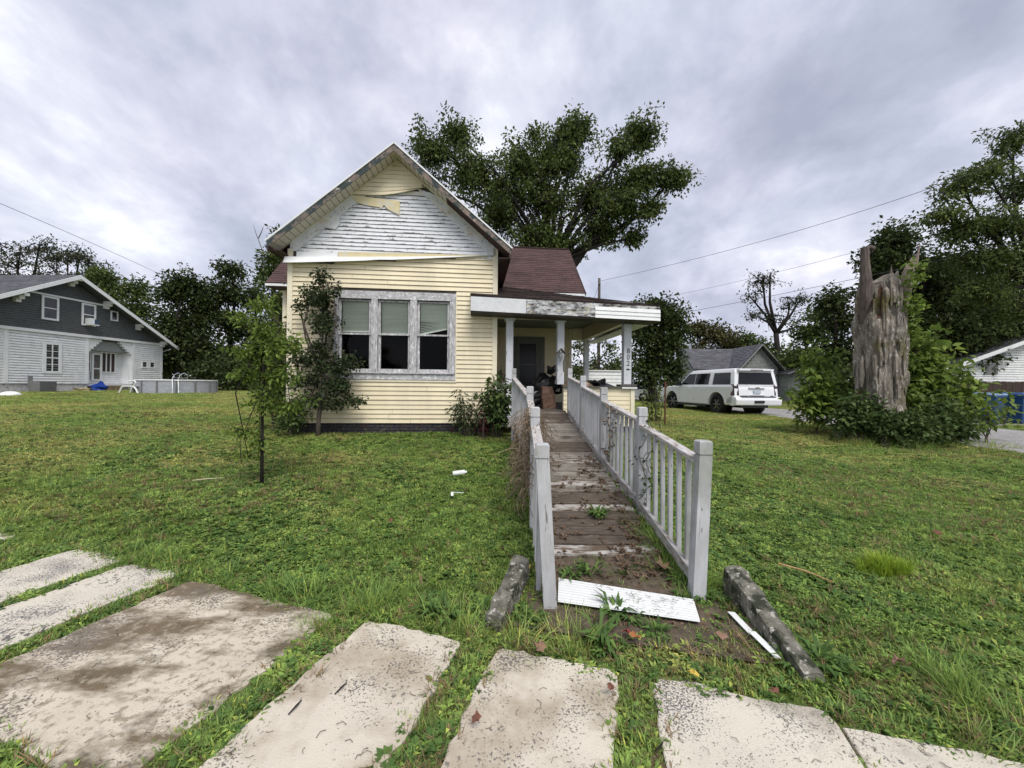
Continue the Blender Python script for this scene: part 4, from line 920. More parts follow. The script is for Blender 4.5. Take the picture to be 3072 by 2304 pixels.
def lwin(x0, x1, z0, z1, tr=.11, mull=0, off=-.05, mid=True, fill=DARK, cross=0):
    wd = MB(); o_ = off - .05; 
    wd.box((x0 - tr, o_, lz(z0) - tr), (x0, off, lz(z1) + tr)); wd.box((x1, o_, lz(z0) - tr), (x1 + tr, off, lz(z1) + tr)); wd.box((x0, o_, lz(z1)), (x1, off, lz(z1) + tr)); wd.box((x0, o_, lz(z0) - tr), (x1, off, lz(z0)))
    if mid: zm = (z0 + z1) / 2; wd.box((x0, o_ + .01, lz(zm) - .03), (x1, off - .0, lz(zm) + .03))
    if mull: xm = (x0 + x1) / 2; wd.box((xm - .025, o_ + .012, lz(z0)), (xm + .025, off - .001, lz(z1)))
    if cross:
        for q in (.25, .75): zz = z0 + (z1 - z0) * q; wd.box((x0, o_ + .02, lz(zz) - .015), (x1, off - .002, lz(zz) + .015))
    wf = wd.build('window', WHITE, lh)
    MB().add([(x0, off - .012, lz(z0)), (x1, off - .012, lz(z0)), (x1, off - .012, lz(z1)), (x0, off - .012, lz(z1))], [(0, 1, 2, 3)]).build('pane', WINP, wf)
    return wf
WINP = mat('window_pane_dark', (.05, .052, .055), (.015, .015, .016), 2.2, .08, spec=.6)
lwin(-7.80, -7.15, 5.46, 6.72, off=-.08); lwin(-5.68, -5.05, 5.42, 6.70, off=-.08); lwin(-3.92, -3.58, 6.0, 6.55, .08, off=-.08, mid=False)
lwin(-7.62, -6.98, 2.16, 3.82, .16, mull=1, off=-.03, cross=1)
lwin(-1.62, -1.30, 2.70, 3.08, .10, off=-.03, mid=False); lwin(-1.02, -.70, 2.70, 3.08, .10, off=-.03, mid=False)
# recessed porch: screens, door, stepped brackets
b = MB(); b.box((-4.9, .70, lz(2.25)), (-4.55, .74, lz(3.58))); b.box((-3.9, .70, lz(2.25)), (-2.96, .74, lz(3.58))); b.build('screen_panel', SCREEN, lh)
b = MB()
for x_ in (-4.93, -4.58, -3.86, -3.56, -3.27, -2.96): b.box((x_ - .03, .66, lz(2.2)), (x_ + .03, .70, lz(3.62)))
b.box((-4.95, .64, lz(3.58)), (-2.93, .70, lz(3.68))); b.box((-4.9, .66, lz(2.17)), (-4.6, .70, lz(2.24))); b.box((-3.85, .66, lz(2.17)), (-2.96, .70, lz(2.24))); b.box((-4.9, .66, lz(2.9)), (-4.6, .70, lz(2.95)))
b.build('screen_frame', WHITE, lh)
d_ = MB(); d_.box((-4.54, .60, lz(1.60)), (-4.42, .66, lz(3.54))).box((-4.02, .60, lz(1.60)), (-3.90, .66, lz(3.54))).box((-4.42, .60, lz(3.42)), (-4.02, .66, lz(3.54))).box((-4.42, .60, lz(2.40)), (-4.02, .66, lz(2.48))).box((-4.42, .60, lz(1.6)), (-4.02, .66, lz(1.68)))
d_ = d_.build('screen_door', WHITE, lh); MB().box((-4.42, .63, lz(1.68)), (-4.02, .65, lz(2.40))).box((-4.42, .63, lz(2.48)), (-4.02, .65, lz(3.42))).build('pane', mat('screen_mesh_grey', (.16, .15, .14), (.06, .055, .05), 4, .7), d_)
for sgn, xe in ((1, -5.28), (-1, -2.38)):
    b = MB()
    for k in range(5): w_ = .16 + .17 * (4 - k); b.box((min(xe, xe + sgn * w_), .02, lz(3.62 + .17 * k) if False else lz(4.47 - .17 * (k + 1))), (max(xe, xe + sgn * w_), .25, lz(4.47 - .17 * k) - .004))
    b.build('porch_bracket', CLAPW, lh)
MB().box((-5.2, .3, lz(3.7)), (-2.45, .76, lz(4.4))).build('porch_header', mat('porch_header_grey', (.32, .33, .33), (.27, .28, .28), 4, .8), lh)
MB().tube([(.12, .1, lz(1.4)), (.12, .1, lz(4.0)), (.25, -.5, lz(4.25))], .045, 6).build('downspout', WHITE, lh)
def LW(x, y, z=0): return Vector((LO.x + x * math.cos(LA) - y * math.sin(LA), LO.y + x * math.sin(LA) + y * math.cos(LA), LO.z + z))
# air conditioner in the window
o_ = LW(-5.32, -.35, lz(5.45)); ac = empty('window_air_conditioner', o_, LA); tagp(ac, 'window air conditioner with blue side sticking out of the grey gable', 'air conditioner')
MB().box((-.26, -.12, -.02), (.0, .3, .36)).build('casing', WHITE, ac); MB().box((.0, -.12, -.0), (.26, .3, .32)).build('side_panel', mat('ac_blue', (.05, .09, .14), (.03, .05, .08), 4, .5), ac); MB().box((-.28, -.14, -.09), (.28, .3, -.03)).build('bracket', WHITE, ac)
# outdoor unit
o_ = LW(-8.4, -.9); ac = empty('outdoor_ac_unit', o_, LA); tagp(ac, 'squat grey outdoor air conditioning unit against the white house wall', 'air conditioner')
bb = MB(); bb.box((-.42, -.35, 0), (.42, .35, .62)); bb.build('cabinet', GREYM, ac, fixn=True, bevel=.02); bb = MB()
for k in range(11): bb.box((-.40, -.358, .05 + k * .05), (.40, -.352, .07 + k * .05))
bb.build('louvre', mat('grey_metal_dark', (.12, .12, .12), (.1, .1, .1), 4, .5), ac); MB().box((-.40, .36, .2), (-.2, .42, .95)).build('switch_box', GREYM, ac)
o = MB().tube([(0, 0, 0), (.0, 0, .5)], [.2, .24], 8).build('bucket', WHITE, loc=G(-21.0, 27.0)); tagp(o, 'small white bucket on the grass right of the pool', 'bucket'); o.scale = (.8, .8, .55)
# tarp heap, box by the house
bl = MB()
def blob(name, loc, rad, m_, seed, seg=10, rough=.18, parent=None, flat=0):
    rnd = np.random.default_rng(seed); bb = MB(); vs = []; fs = []; nr_, ns = 7, seg
    for i in range(nr_ + 1):
        th = math.pi * i / nr_
        for k in range(ns):
            ph = 2 * math.pi * k / ns; q = 1 + rnd.normal() * rough if 0 < i < nr_ else 1
            vs.append((rad[0] * math.sin(th) * math.cos(ph) * q, rad[1] * math.sin(th) * math.sin(ph) * q, rad[2] * math.cos(th) * (q if i < nr_ / 2 else 1)))
    for i in range(nr_):
        for k in range(ns): fs.append((i * ns + k, (i + 1) * ns + k, (i + 1) * ns + (k + 1) % ns, i * ns + (k + 1) % ns))
    bb.add(vs, fs); o = bb.build(name, m_, parent, smooth=(rough < .1), loc=loc); return o
def sack(name, loc, dims, m_, seed, parent=None, top=.55, rot=0):
    rnd = np.random.default_rng(seed); vs = []; fs = []; lv, ns = 9, 16
    for i in range(lv + 1):
        t = i / lv; sc__ = (1 - (1 - top) * max(0, (t - .55) / .45) ** 1.5) * (1 if t > .08 else .93)
        for k in range(ns):
            a = 2 * math.pi * k / ns; c, q = math.cos(a), math.sin(a); sq = 1 / max(abs(c), abs(q)) ** .65
            f = sc__ * sq * (1 + rnd.normal() * .05); vs.append((dims[0] * c * f, dims[1] * q * f, dims[2] * (t + (rnd.normal() * .03 if i == lv else 0))))
    for i in range(lv):
        for k in range(ns): fs.append((i * ns + k, i * ns + (k + 1) % ns, (i + 1) * ns + (k + 1) % ns, (i + 1) * ns + k))
    fs.append(tuple(lv * ns + k for k in range(ns)))
    return MB().add(vs, fs).build(name, m_, parent, loc=loc, rot=(.08, -.12, rot))
tagp(blob('tarp_heap', LW(-5.0, -.5, .18), (.4, .35, .35), BLUEP, 3), 'crumpled blue tarp heap beside the open crawl space', 'tarp')
tagp(MB().box((-.5, -.2, 0), (.5, .2, .35)).build('crate', CARD, fixn=True, bevel=.02, loc=LW(-3.9, -.3, 0), rot=(0, 0, LA)), 'brown crate pushed under the screened porch', 'crate')
tagp(blob('garden_hose', LW(-6.1, -.6, .05), (.5, .3, .16), mat('hose_tan', (.38, .34, .2), (.25, .22, .13), 12, .7), 4, rough=.25), 'tan coil of hose lying at the white house wall', 'hose')
# pool
pc_ = Vector((-20.9, 24.0, float(gz(-20.9, 23)))); pool = empty('above_ground_pool', pc_); tagp(pool, 'round above ground pool with grey patterned wall beside the white house', 'pool')
bb = MB(); n = 28; rad = 1.95; hh = .80
ring = [(rad * math.cos(2 * math.pi * k / n), rad * math.sin(2 * math.pi * k / n)) for k in range(n)]
bb.add([(x, y, -.05) for x, y in ring] + [(x, y, hh) for x, y in ring], [(k, (k + 1) % n, n + (k + 1) % n, n + k) for k in range(n)]); bb.build('pool_wall', POOLM, pool, smooth=True)
bb = MB(); bb.add([(x * 1.02, y * 1.02, hh + .03) for x, y in ring] + [(x * .95, y * .95, hh + .03) for x, y in ring] + [(x * 1.02, y * 1.02, hh - .04) for x, y in ring], [(k, (k + 1) % n, n + (k + 1) % n, n + k) for k in range(n)] + [(2 * n + k, 2 * n + (k + 1) % n, (k + 1) % n, k) for k in range(n)]); bb.build('pool_rim', WHITE, pool)
for k in range(0, n, 2): x, y = ring[k]; MB().box((x * 1.015 - .03, y * 1.015 - .03, -.02), (x * 1.015 + .03, y * 1.015 + .03, hh - .04)).build('upright', GREYM, pool)
bb = MB(); bb.add([(x * .94, y * .94, hh - .12) for x, y in ring], [tuple(range(n))]); bb.build('pool_water', mat('pool_water', (.05, .15, .18), (.04, .12, .15), 2, .05), pool)
ld = []
for dx in (1.15, 1.5):
    bb = MB(); bb.tube([(dx + .25, -1.95, 0), (dx, -1.72, hh), (dx, -1.6, hh + .3), (dx + .02, -1.35, hh + .42), (dx + .04, -1.15, hh + .3), (dx + .04, -1.1, hh - .4)], .022, 5); bb.build('ladder_rail', CHROME, pool)
tagp(blob('lounge_chair_cushion', Vector((-21.9, 22.6, float(gz(-20, 22)) + .38)), (.3, .35, .12), GREENP, 5, rough=.1), 'green cushion on the white garden chair left of the pool', 'cushion')
ch = empty('garden_chair', G(-21.9, 22.2)); tagp(ch, 'white plastic garden chair with splayed legs left of the pool', 'chair')
for (x, y, dx) in ((-.3, -.3, -.25), (.25, -.3, .3), (-.3, .3, -.2), (.25, .3, .25)): MB().tube([(x + dx, y, 0), (x + dx * .5, y, .3), (x, y, .42)], .05, 5).build('leg', WHITE, ch)
MB().box((-.32, -.32, .40), (.30, .32, .45)).build('seat', WHITE, ch); MB().tube([(.28, -.3, .42), (.42, -.3, .62), (.30, -.28, .75), (-.1, -.28, .68)], .04, 5).tube([(.28, .3, .42), (.42, .3, .62), (.30, .28, .75), (-.1, .28, .68)], .04, 5).build('armrest', WHITE, ch)
tagp(blob('upturned_basin', G(-24.6, 18.8, .0), (.42, .35, .2), WHITE, 6, rough=.02, seg=14), 'upturned white basin lying on the grass before the white house', 'basin')
tb = empty('trampoline', G(-27.0, 32.5)); tagp(tb, 'low dark rack with pale top beside the tree line behind the pool', 'rack')
MB().box((-1.6, -.3, .95), (1.6, .3, 1.05)).build('top', GREYM, tb)
for x in (-1.5, 0, 1.5): MB().box((x - .04, -.25, 0), (x + .04, .25, .95)).build('leg', BARKD, tb)

# ------------------------------------------------------------------ white vehicle
def boolean_cut(o, cyls):
    for (x, y, z, r, w_) in cyls:
        bb = MB(); n = 24; bb.prism([(y + r * math.cos(2 * math.pi * k / n), z + r * math.sin(2 * math.pi * k / n)) for k in range(n)], 0, x - w_ / 2, x + w_ / 2)
        c = bb.build('cut', BLACKP, fixn=True); c.parent = o.parent
        md = o.modifiers.new('b', 'BOOLEAN'); md.object = c; md.operation = 'DIFFERENCE'; md.solver = 'EXACT'
        bpy.context.view_layer.update(); dg = bpy.context.evaluated_depsgraph_get()
        me = bpy.data.meshes.new_from_object(o.evaluated_get(dg)); o.modifiers.clear(); o.data = me; bpy.data.objects.remove(c)
def slab_loft(name, secs, m_, parent, smooth=True, bevel=.03):
    """secs: list of (z, x_half, y0, y1) rectangles stacked upward"""
    bb = MB(); vs = []; 
    for (z, xh, y0, y1) in secs: vs += [(-xh, y0, z), (xh, y0, z), (xh, y1, z), (-xh, y1, z)]
    fs = [(i * 4 + a, i * 4 + (a + 1) % 4, (i + 1) * 4 + (a + 1) % 4, (i + 1) * 4 + a) for i in range(len(secs) - 1) for a in range(4)] + [(3, 2, 1, 0), tuple((len(secs) - 1) * 4 + a for a in range(4))]
    bb.add(vs, fs); return bb.build(name, m_, parent, fixn=True, bevel=bevel, seg=3, smooth=smooth)
def wheel(parent, x, y, r, w_, steer=0, side=1):
    wl = empty('wheel', (x, y, r), steer, parent)
    n = 28; prof = [(r * .62, -w_ / 2), (r * .90, -w_ / 2), (r, -w_ / 2 + .04), (r, w_ / 2 - .04), (r * .90, w_ / 2), (r * .62, w_ / 2), (r * .60, w_ / 2 - .07), (r * .6, -w_ / 2 + .07)]
    def lathe(prof, nm, m_):
        bb = MB(); vs = [(q[1], q[0] * math.cos(2 * math.pi * k / n), q[0] * math.sin(2 * math.pi * k / n)) for k in range(n) for q in prof]; L = len(prof)
        bb.add(vs, [(k * L + j, k * L + (j + 1) % L, ((k + 1) % n) * L + (j + 1) % L, ((k + 1) % n) * L + j) for k in range(n) for j in range(L)])
        return bb.build(nm, m_, wl, fixn=True, smooth=True)
    lathe(prof, 'tyre', RUBBER); sx = side
    bb = MB(); xo = sx * (w_ / 2 - .05)
    bb.tube([(xo - .02 * sx, 0, 0), (xo + .03 * sx, 0, 0)], r * .17, 12)
    for k in range(6):
        a = 2 * math.pi * k / 6
        for da in (-.13, .13):
            bb.beam((xo + .015 * sx, r * .12 * math.cos(a), r * .12 * math.sin(a)), (xo, r * .60 * math.cos(a + da), r * .60 * math.sin(a + da)), .035, .03, (1, 0, 0))
    bb.build('rim', RIM, wl)
    bb = MB(); bb.add([(xo - .06 * sx, r * .6 * math.cos(2 * math.pi * k / 20), r * .6 * math.sin(2 * math.pi * k / 20)) for k in range(20)], [tuple(range(20))]); bb.build('brake_disc', BLACKP, wl)
    return wl
cp = Vector((8.75, 16.2, .44)); yaw = math.atan2(.51, 3.26)
# car frame: rear-left wheel bottom at cp; local origin at the middle of the rear axle
cdir = Vector((-math.sin(yaw), math.cos(yaw), 0)); crt = Vector((math.cos(yaw), math.sin(yaw), 0))
car = empty('parked_suv', cp + crt * .88, yaw); tagp(car, 'long white suv parked at the alley edge with dark windows', 'car')
CZ = .0
body = MB(); prof = [(-1.02, .40), (-1.06, .62), (-1.04, .80), (-1.02, 1.05), (-.97, 1.22), (2.86, 1.215), (3.3, 1.19), (4.15, 1.10), (4.36, 1.02), (4.44, .85), (4.46, .55), (4.36, .36), (3.9, .34), (.5, .34), (-.4, .38)]
def loft_body(prof, ws, name, m_, parent):
    """side profile swept over several half-widths, so the flanks are rounded"""
    bb = MB(); n = len(prof); vs = []; cy_ = 1.7; cz_ = .8
    for (x, s) in ws:
        for (y, z) in prof: vs.append((x, cy_ + (y - cy_) * (1 - (1 - s) * .25), cz_ + (z - cz_) * s))
    fs = [(i * n + j, i * n + (j + 1) % n, (i + 1) * n + (j + 1) % n, (i + 1) * n + j) for i in range(len(ws) - 1) for j in range(n)] + [tuple(range(n)), tuple((len(ws) - 1) * n + j for j in range(n))[::-1]]
    bb.add(vs, fs); return bb.build(name, m_, parent, fixn=True)
bd = loft_body(prof, [(-1.02, .80), (-1.01, .90), (-.96, .975), (-.85, 1), (.85, 1), (.96, .975), (1.01, .90), (1.02, .80)], 'body', CARW, car)
boolean_cut(bd, [(s * .86, y, .42, .50, .5) for s in (-1, 1) for y in (0, 3.3)])
wx = []
MB().box((-.98, -.95, .45), (.98, 4.3, .9)).box((-.8, -.9, .28), (.8, 4.2, .45)).build('underbody', BLACKP, car) if False else MB().box((-.60, -.95, .30), (.60, 4.2, .44)).build('underbody', BLACKP, car)
for s in (-1, 1):
    for y in (0, 3.3):
        bb = MB(); n = 16; bb.add([(s * .62, y + .5 * math.cos(2 * math.pi * k / n), .42 + .5 * math.sin(2 * math.pi * k / n)) for k in range(n)] , [tuple(range(n))]); bb.build('arch_liner', BLACKP, car)
gh = slab_loft('cabin', [(1.17, .975, -1.0, 2.78), (1.45, .935, -.96, 2.44), (1.75, .885, -.91, 2.06), (1.865, .83, -.86, 1.85), (1.895, .70, -.66, 1.6)], CARW, car, bevel=.025)
def gx(z): return float(np.interp(z, [1.17, 1.45, 1.75, 1.865], [.975, .935, .885, .83]))
for s in (-1, 1):
    def q(y, z, d=.008): return (s * (gx(z) + d), y, z)
    for (yb0, yb1, yt0, yt1, nm) in ((-.78, .30, -.70, .26, 'side_window'), (.56, 1.50, .52, 1.48, 'side_window'), (1.54, 2.62, 1.52, 2.02, 'side_window')):
        MB().add([q(yb0, 1.235), q(yb1, 1.235), q((yb1 + yt1) / 2, 1.47), q(yt1, 1.72), q(yt0, 1.72), q((yb0 + yt0) / 2, 1.47)] + [q(yb0, 1.235, -.02), q(yb1, 1.235, -.02), q((yb1 + yt1) / 2, 1.47, -.02), q(yt1, 1.72, -.02), q(yt0, 1.72, -.02), q((yb0 + yt0) / 2, 1.47, -.02)],
                 [(0, 1, 2, 5), (5, 2, 3, 4)] + [(k, k + 6, (k + 1) % 6 + 6, (k + 1) % 6) for k in range(6)]).build(nm, CARG, car, fixn=True)
    MB().box((s * 1.014 - .006, -.1, 1.0), (s * 1.014 + .006, -.09, 1.01)).build('badge', GREYM, car) if False else None
    for y in (.46, 1.52, 2.62): MB().beam((s * 1.021, y + (.12 if y < .5 else 0), .52), (s * 1.000, y, 1.16), .012, .006, (s, 0, 0)).build('door_seam', GREYM, car)
    for y in (.75, 1.78): MB().box((s * 1.02 - .02, y, 1.02), (s * 1.02 + .025, y + .22, 1.05)).build('door_handle', CARW, car, fixn=True, bevel=.008)
    MB().box((s * 1.0 - .09, .55, .27), (s * 1.0 + .09, 2.75, .33)).build('running_board', BLACKP, car, fixn=True, bevel=.015)
    MB().box((s * 1.05 - .0 if s > 0 else -1.27, 2.42, 1.17), (1.27 if s > 0 else -1.05, 2.60, 1.36)).box((.95 if s > 0 else -1.06, 2.5, 1.2), (1.06 if s > 0 else -.95, 2.55, 1.25)).build('wing_mirror', BLACKP, car, fixn=True, bevel=.02)
    # tail lamp wraps the corner
    MB().add([(s * .80, -1.055, .80), (s * 1.03, -1.0, .80), (s * 1.03, -.86, .80), (s * .80, -1.0, 1.24), (s * .99, -.97, 1.24), (s * .99, -.84, 1.24), (s * .80, -.86, .80), (s * .80, -.84, 1.24)],
             [(0, 1, 4, 3), (1, 2, 5, 4), (0, 3, 7, 6), (6, 7, 5, 2), (3, 4, 5, 7), (0, 6, 2, 1)]).build('tail_lamp', RED, car, fixn=True)
    wheel(car, s * .88, 0, .41, .28, 0, s); wheel(car, s * .88, 3.3, .41, .28, R(22), s)
MB().add([(-.80, -1.012, 1.25), (.80, -1.012, 1.25), (.72, -.935, 1.72), (-.72, -.935, 1.72), (-.76, -.97, 1.25), (.76, -.97, 1.25), (.72, -.88, 1.72), (-.72, -.88, 1.72)], [(0, 1, 2, 3), (0, 4, 5, 1), (1, 5, 6, 2), (2, 6, 7, 3), (3, 7, 4, 0)]).build('rear_window', CARG, car, fixn=True)
MB().add([(-.80, 2.815, 1.20), (.80, 2.815, 1.20), (.68, 2.0, 1.76), (-.68, 2.0, 1.76), (-.8, 2.76, 1.20), (.8, 2.76, 1.20), (.68, 1.95, 1.76), (-.68, 1.95, 1.76)], [(0, 1, 2, 3), (0, 4, 5, 1), (1, 5, 6, 2), (2, 6, 7, 3), (3, 7, 4, 0)]).build('windscreen', CARG, car, fixn=True)
MB().box((-.78, -1.03, 1.79), (.78, -.74, 1.86)).build('roof_spoiler', CARW, car, fixn=True, bevel=.02); MB().box((-.28, -1.038, 1.81), (.28, -1.025, 1.835)).build('brake_lamp', REDB, car)
bb = MB(); bb.prism([(-1.16, .42), (-1.19, .62), (-1.14, .74), (-.95, .76), (-.62, .72), (-.60, .46), (-.9, .38)], 0, -1.02, 1.02); bb.build('rear_bumper', CARW, car, fixn=True, bevel=.03, seg=3, smooth=True)
MB().box((-.78, -1.175, .745), (.78, -1.0, .768)).build('bumper_strip', BLACKP, car); MB().box((-.22, -1.20, .50), (.22, -1.13, .60)).build('tow_cover', BLACKP, car)
MB().box((-.36, -1.075, 1.085), (.36, -1.02, 1.135)).build('tailgate_bar', CARW, car, fixn=True, bevel=.012); MB().box((-.34, -1.075, .80), (.34, -1.03, .84)).build('plate_sill', CARW, car, fixn=True, bevel=.01)
MB().box((-.155, -1.075, .87), (.155, -1.055, 1.02)).build('number_plate', mat('plate_pale', (.50, .55, .62), (.42, .47, .55), 9, .5), car)
MB().prism([(-.10, 1.095), (-.03, 1.095), (-.03, 1.085), (.03, 1.085), (.03, 1.095), (.10, 1.095), (.085, 1.125), (.03, 1.125), (.03, 1.135), (-.03, 1.135), (-.03, 1.125), (-.085, 1.125)], 1, -1.086, -1.072).build('emblem', mat('emblem_gold', (.22, .16, .06), (.15, .11, .04), 4, .3, metal=.7), car, fixn=True)
MB().box((-.74, -1.07, .785), (-.40, -1.05, .80)).box((.62, -1.07, .785), (.74, -1.05, .80)).build('badge', GREYM, car)

# small pale car far down the alley
c2 = empty('parked_hatchback', Vector((9.4, 27.0, float(gz(9.4, 27)))), R(62)); tagp(c2, 'small white car parked far back beyond the porch corner', 'car')
bd2 = loft_body([(-.7, .30), (-.78, .6), (-.72, .88), (2.4, .86), (3.1, .72), (3.25, .5), (3.15, .28)], [(-.85, .85), (-.8, 1), (.8, 1), (.85, .85)], 'body', CARW, c2)
slab_loft('cabin', [(.84, .78, -.62, 2.35), (1.15, .70, -.45, 1.85), (1.40, .60, -.2, 1.45)], CARG, c2, bevel=.02); MB().box((-.58, -.2, 1.39), (.58, 1.4, 1.43)).build('roof_panel', CARW, c2, fixn=True, bevel=.02)
for s in (-1, 1):
    for y in (0, 2.4): wheel(c2, s * .76, y, .32, .2, 0, s)
for s in (-1, 1):
    for y, t in ((-.6, -.25), (.75, .7), (2.3, 1.45)): MB().beam((s * .785, y, .85), (s * .612, t, 1.40), .06, .05, (0, 1, 0)).build('pillar', CARW, c2)

# ------------------------------------------------------------------ grey house behind the vehicle
gh_ = empty('old_grey_house', (16, 33, .5)); tagp(gh_, 'weathered old house with patched dark roof behind the white suv', 'house')
def q_(x, y, z): return (x - 16, y - 33, z - .5)
b = MB(); b.box(q_(16, 33.6, .4), q_(19.2, 37.4, 3.2)); b.prism([(33.6 - 33, 2.7), (37.4 - 33, 2.7), (35.7 - 33, 4.55)], 0, 0, .15); b.build('side_wall', OLDW, gh_, fixn=True)
b = MB(); b.box(q_(19.1, 32, .4), q_(22.2, 38, 3.1)); b.prism([(3.1, 2.6), (6.2, 2.6), (6.2, 2.7), (4.62, 4.5), (3.1, 2.7)], 1, -1.0, -.9); b.build('gable_wall', OLDW, gh_, fixn=True)
bb = MB()
z = .6
while z < 4.7:
    x0 = 19.12 + max(0, (z - 3.15) * .87); x1 = 22.15 - max(0, (z - 3.15) * .87)
    if x1 > x0 + .1: lap(bb, x0 - 16, x1 - 16, x0 - 16, x1 - 16, z - .5, z - .38, -1.0, .03, 1)
    z += .12
bb.build('clapboard_course', OLDW, gh_)['kind'] = 'stuff'
b = MB(); b.prism([(33.2 - 33, 2.62), (35.7 - 33, 4.62), (38.0 - 33, 2.7), (38 - 33, 2.55), (35.7 - 33, 4.5), (33.2 - 33, 2.5)], 0, -.3, 4.6); r1_ = b.build('roof', SHINGG, gh_, fixn=True)
V_ = Vector((0, 2.5, 2.0)); shingles('shingle', SHINGG, r1_, (-.3, .2, 2.63), (1, 0, 0), V_, lambda v: (0, 4.8), V_.length, .2, .45, 3, .02, .01)
b = MB(); b.prism([(2.75, 2.60), (4.62, 4.68), (6.5, 2.60), (6.5, 2.48), (4.62, 4.56), (2.75, 2.48)], 1, -1.4, 4.5); r2_ = b.build('roof', SHINGG, gh_, fixn=True)
V_ = Vector((1.87, 0, 2.08)); shingles('shingle', SHINGG, r2_, (2.75, 4.5, 2.61), (0, -1, 0), V_, lambda v: (0, 5.9), V_.length, .2, .45, 4, .02, .01)
MB().beam((2.75, -1.42, 2.54), (4.62, -1.42, 4.62), .05, .14, (0, -1, 0)).beam((6.5, -1.42, 2.54), (4.62, -1.42, 4.62), .05, .14, (0, -1, 0)).build('rake_fascia', mat('grey_trim', (.35, .35, .34), (.25, .25, .24), 4, .8), gh_)
wf = MB().box((-.04, 1.15, .75), (0, 1.25, 1.85)).box((-.04, 1.85, .75), (0, 1.95, 1.85)).box((-.04, 1.25, 1.75), (0, 1.85, 1.85)).box((-.04, 1.25, .75), (0, 1.85, .85)).build('window', WHITE, gh_); MB().box((-.02, 1.25, .85), (-.01, 1.85, 1.75)).build('pane', WINP, wf)
MB().tube([(.6, 2.7, 4.5), (.6, 2.7, 5.2)], [.12, .1], 8).build('flue', CHROME, gh_)
# shed to its right
sh = empty('grey_shed', G(23.3, 31)); tagp(sh, 'small grey clapboard shed half hidden by trees beyond the suv', 'shed')
MB().box((-1.0, 0, -.2), (1.6, 2.5, 2.25)).build('wall', OLDW, sh); bb = MB()
for k in range(18): lap(bb, -1.0, 1.6, -1.0, 1.6, k * .125, k * .125 + .125, 0, .03, 1)
bb.build('clapboard_course', OLDW, sh)['kind'] = 'stuff'
MB().prism([(-1.3, 2.2), (.2, 2.75), (1.9, 2.2), (1.9, 2.12), (.2, 2.65), (-1.3, 2.12)], 1, -.4, 2.8).build('roof', SHINGG, sh, fixn=True); MB().box((1.35, -.03, .8), (1.55, 0, 1.7)).build('window', WHITE, sh)
MB().beam((-1.3, -.41, 2.18), (.2, -.41, 2.72), .03, .1, (0, -1, 0)).beam((1.9, -.41, 2.18), (.2, -.41, 2.72), .03, .1, (0, -1, 0)).build('rake_fascia', WHITE, sh)
tbl = empty('garden_table', G(22.6, 28)); tagp(tbl, 'low pale bench standing in front of the grey shed', 'bench')
MB().box((-.8, -.2, .5), (.8, .2, .56)).build('top', OLDW, tbl)
for x in (-.7, -.1, .65): MB().box((x - .04, -.15, 0), (x + .04, .15, .5)).build('leg', OLDW, tbl)

# ------------------------------------------------------------------ white house, fence, bins at the right
rh = empty('white_garage', G(26, 21)); tagp(rh, 'low white sided building behind the wooden fence at the right edge', 'garage'); RZ = rh.location.z
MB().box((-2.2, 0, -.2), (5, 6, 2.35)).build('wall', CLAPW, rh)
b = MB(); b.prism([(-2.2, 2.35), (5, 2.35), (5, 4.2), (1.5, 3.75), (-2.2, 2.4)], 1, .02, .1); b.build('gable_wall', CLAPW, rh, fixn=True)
bb = MB(); z = 0
while z < 3.6:
    x0 = -2.15 + max(0, (z - 2.35) / .36); lap(bb, x0, 5, x0, 5, z, z + .13, 0.0, .03, 1); z += .13
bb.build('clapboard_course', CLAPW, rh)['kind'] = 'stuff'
b = MB(); b.prism([(-2.9, 2.16), (3.2, 4.40), (3.2, 4.30), (-2.9, 2.04)], 1, -.5, 6.5); b.build('roof', SHINGG, rh, fixn=True)
MB().prism([(-2.92, 2.17), (3.2, 4.42), (3.2, 4.22), (-2.92, 1.95)], 1, -.53, -.5).build('rake_fascia', WHITE, rh, fixn=True)
MB().box((-.1, -.06, 1.95), (.55, -.02, 2.5)).build('shutter', GREYM, rh)
fn = empty('wooden_fence', G(21.5, 17.4)); tagp(fn, 'dark brown board fence behind the blue bins', 'fence'); pk = None
for i in range(46):
    x = -1.2 + i * .145; h = 1.50 + random.uniform(-.03, .03)
    if pk is None: pk = MB().box((-.068, -.01, 0), (.068, .01, 1.5)).build('picket', WOODF, fn); o = pk
    else: o = link_copy(pk)
    o.location = (x, random.uniform(-.008, .008), -.02); o.scale = (1, 1, h / 1.5)
MB().box((-1.2, .02, .35), (5.4, .06, .44)).box((-1.2, .02, 1.1), (5.4, .06, 1.19)).build('fence_rail', WOODF, fn)
def wbin(loc, rz, label, lidm):
    r = empty('wheelie_bin', loc, rz); tagp(r, label, 'bin', 'blue bins beside the alley')
    slab_loft('bin_body', [(.06, .25, -.27, .22), (.55, .29, -.32, .30), (1.0, .325, -.38, .36)], BLUE, r, bevel=.025)
    slab_loft('rim_band', [(.92, .345, -.40, .38), (1.0, .35, -.405, .39)], BLUE, r, bevel=.01)
    slab_loft('lid', [(1.0, .355, -.43, .41), (1.05, .34, -.42, .38), (1.10, .22, -.25, .30)], lidm, r, bevel=.02)
    for s in (-1, 1):
        w_ = MB(); w_.tube([(s * .25, .27, .13), (s * .32, .27, .13)], .13, 14); w_.build('wheel', RUBBER, r)
    MB().tube([(-.28, .44, .98), (.28, .44, .98)], .018, 6).build('handle', BLUE, r); MB().box((-.2, -.36, .45), (.2, -.32, .52)).build('grip', BLUE, r)
    return r
wbin(G(16.35, 13.2), R(-70), 'blue wheeled bin with pale lid behind the leafy bush', BLUEL)
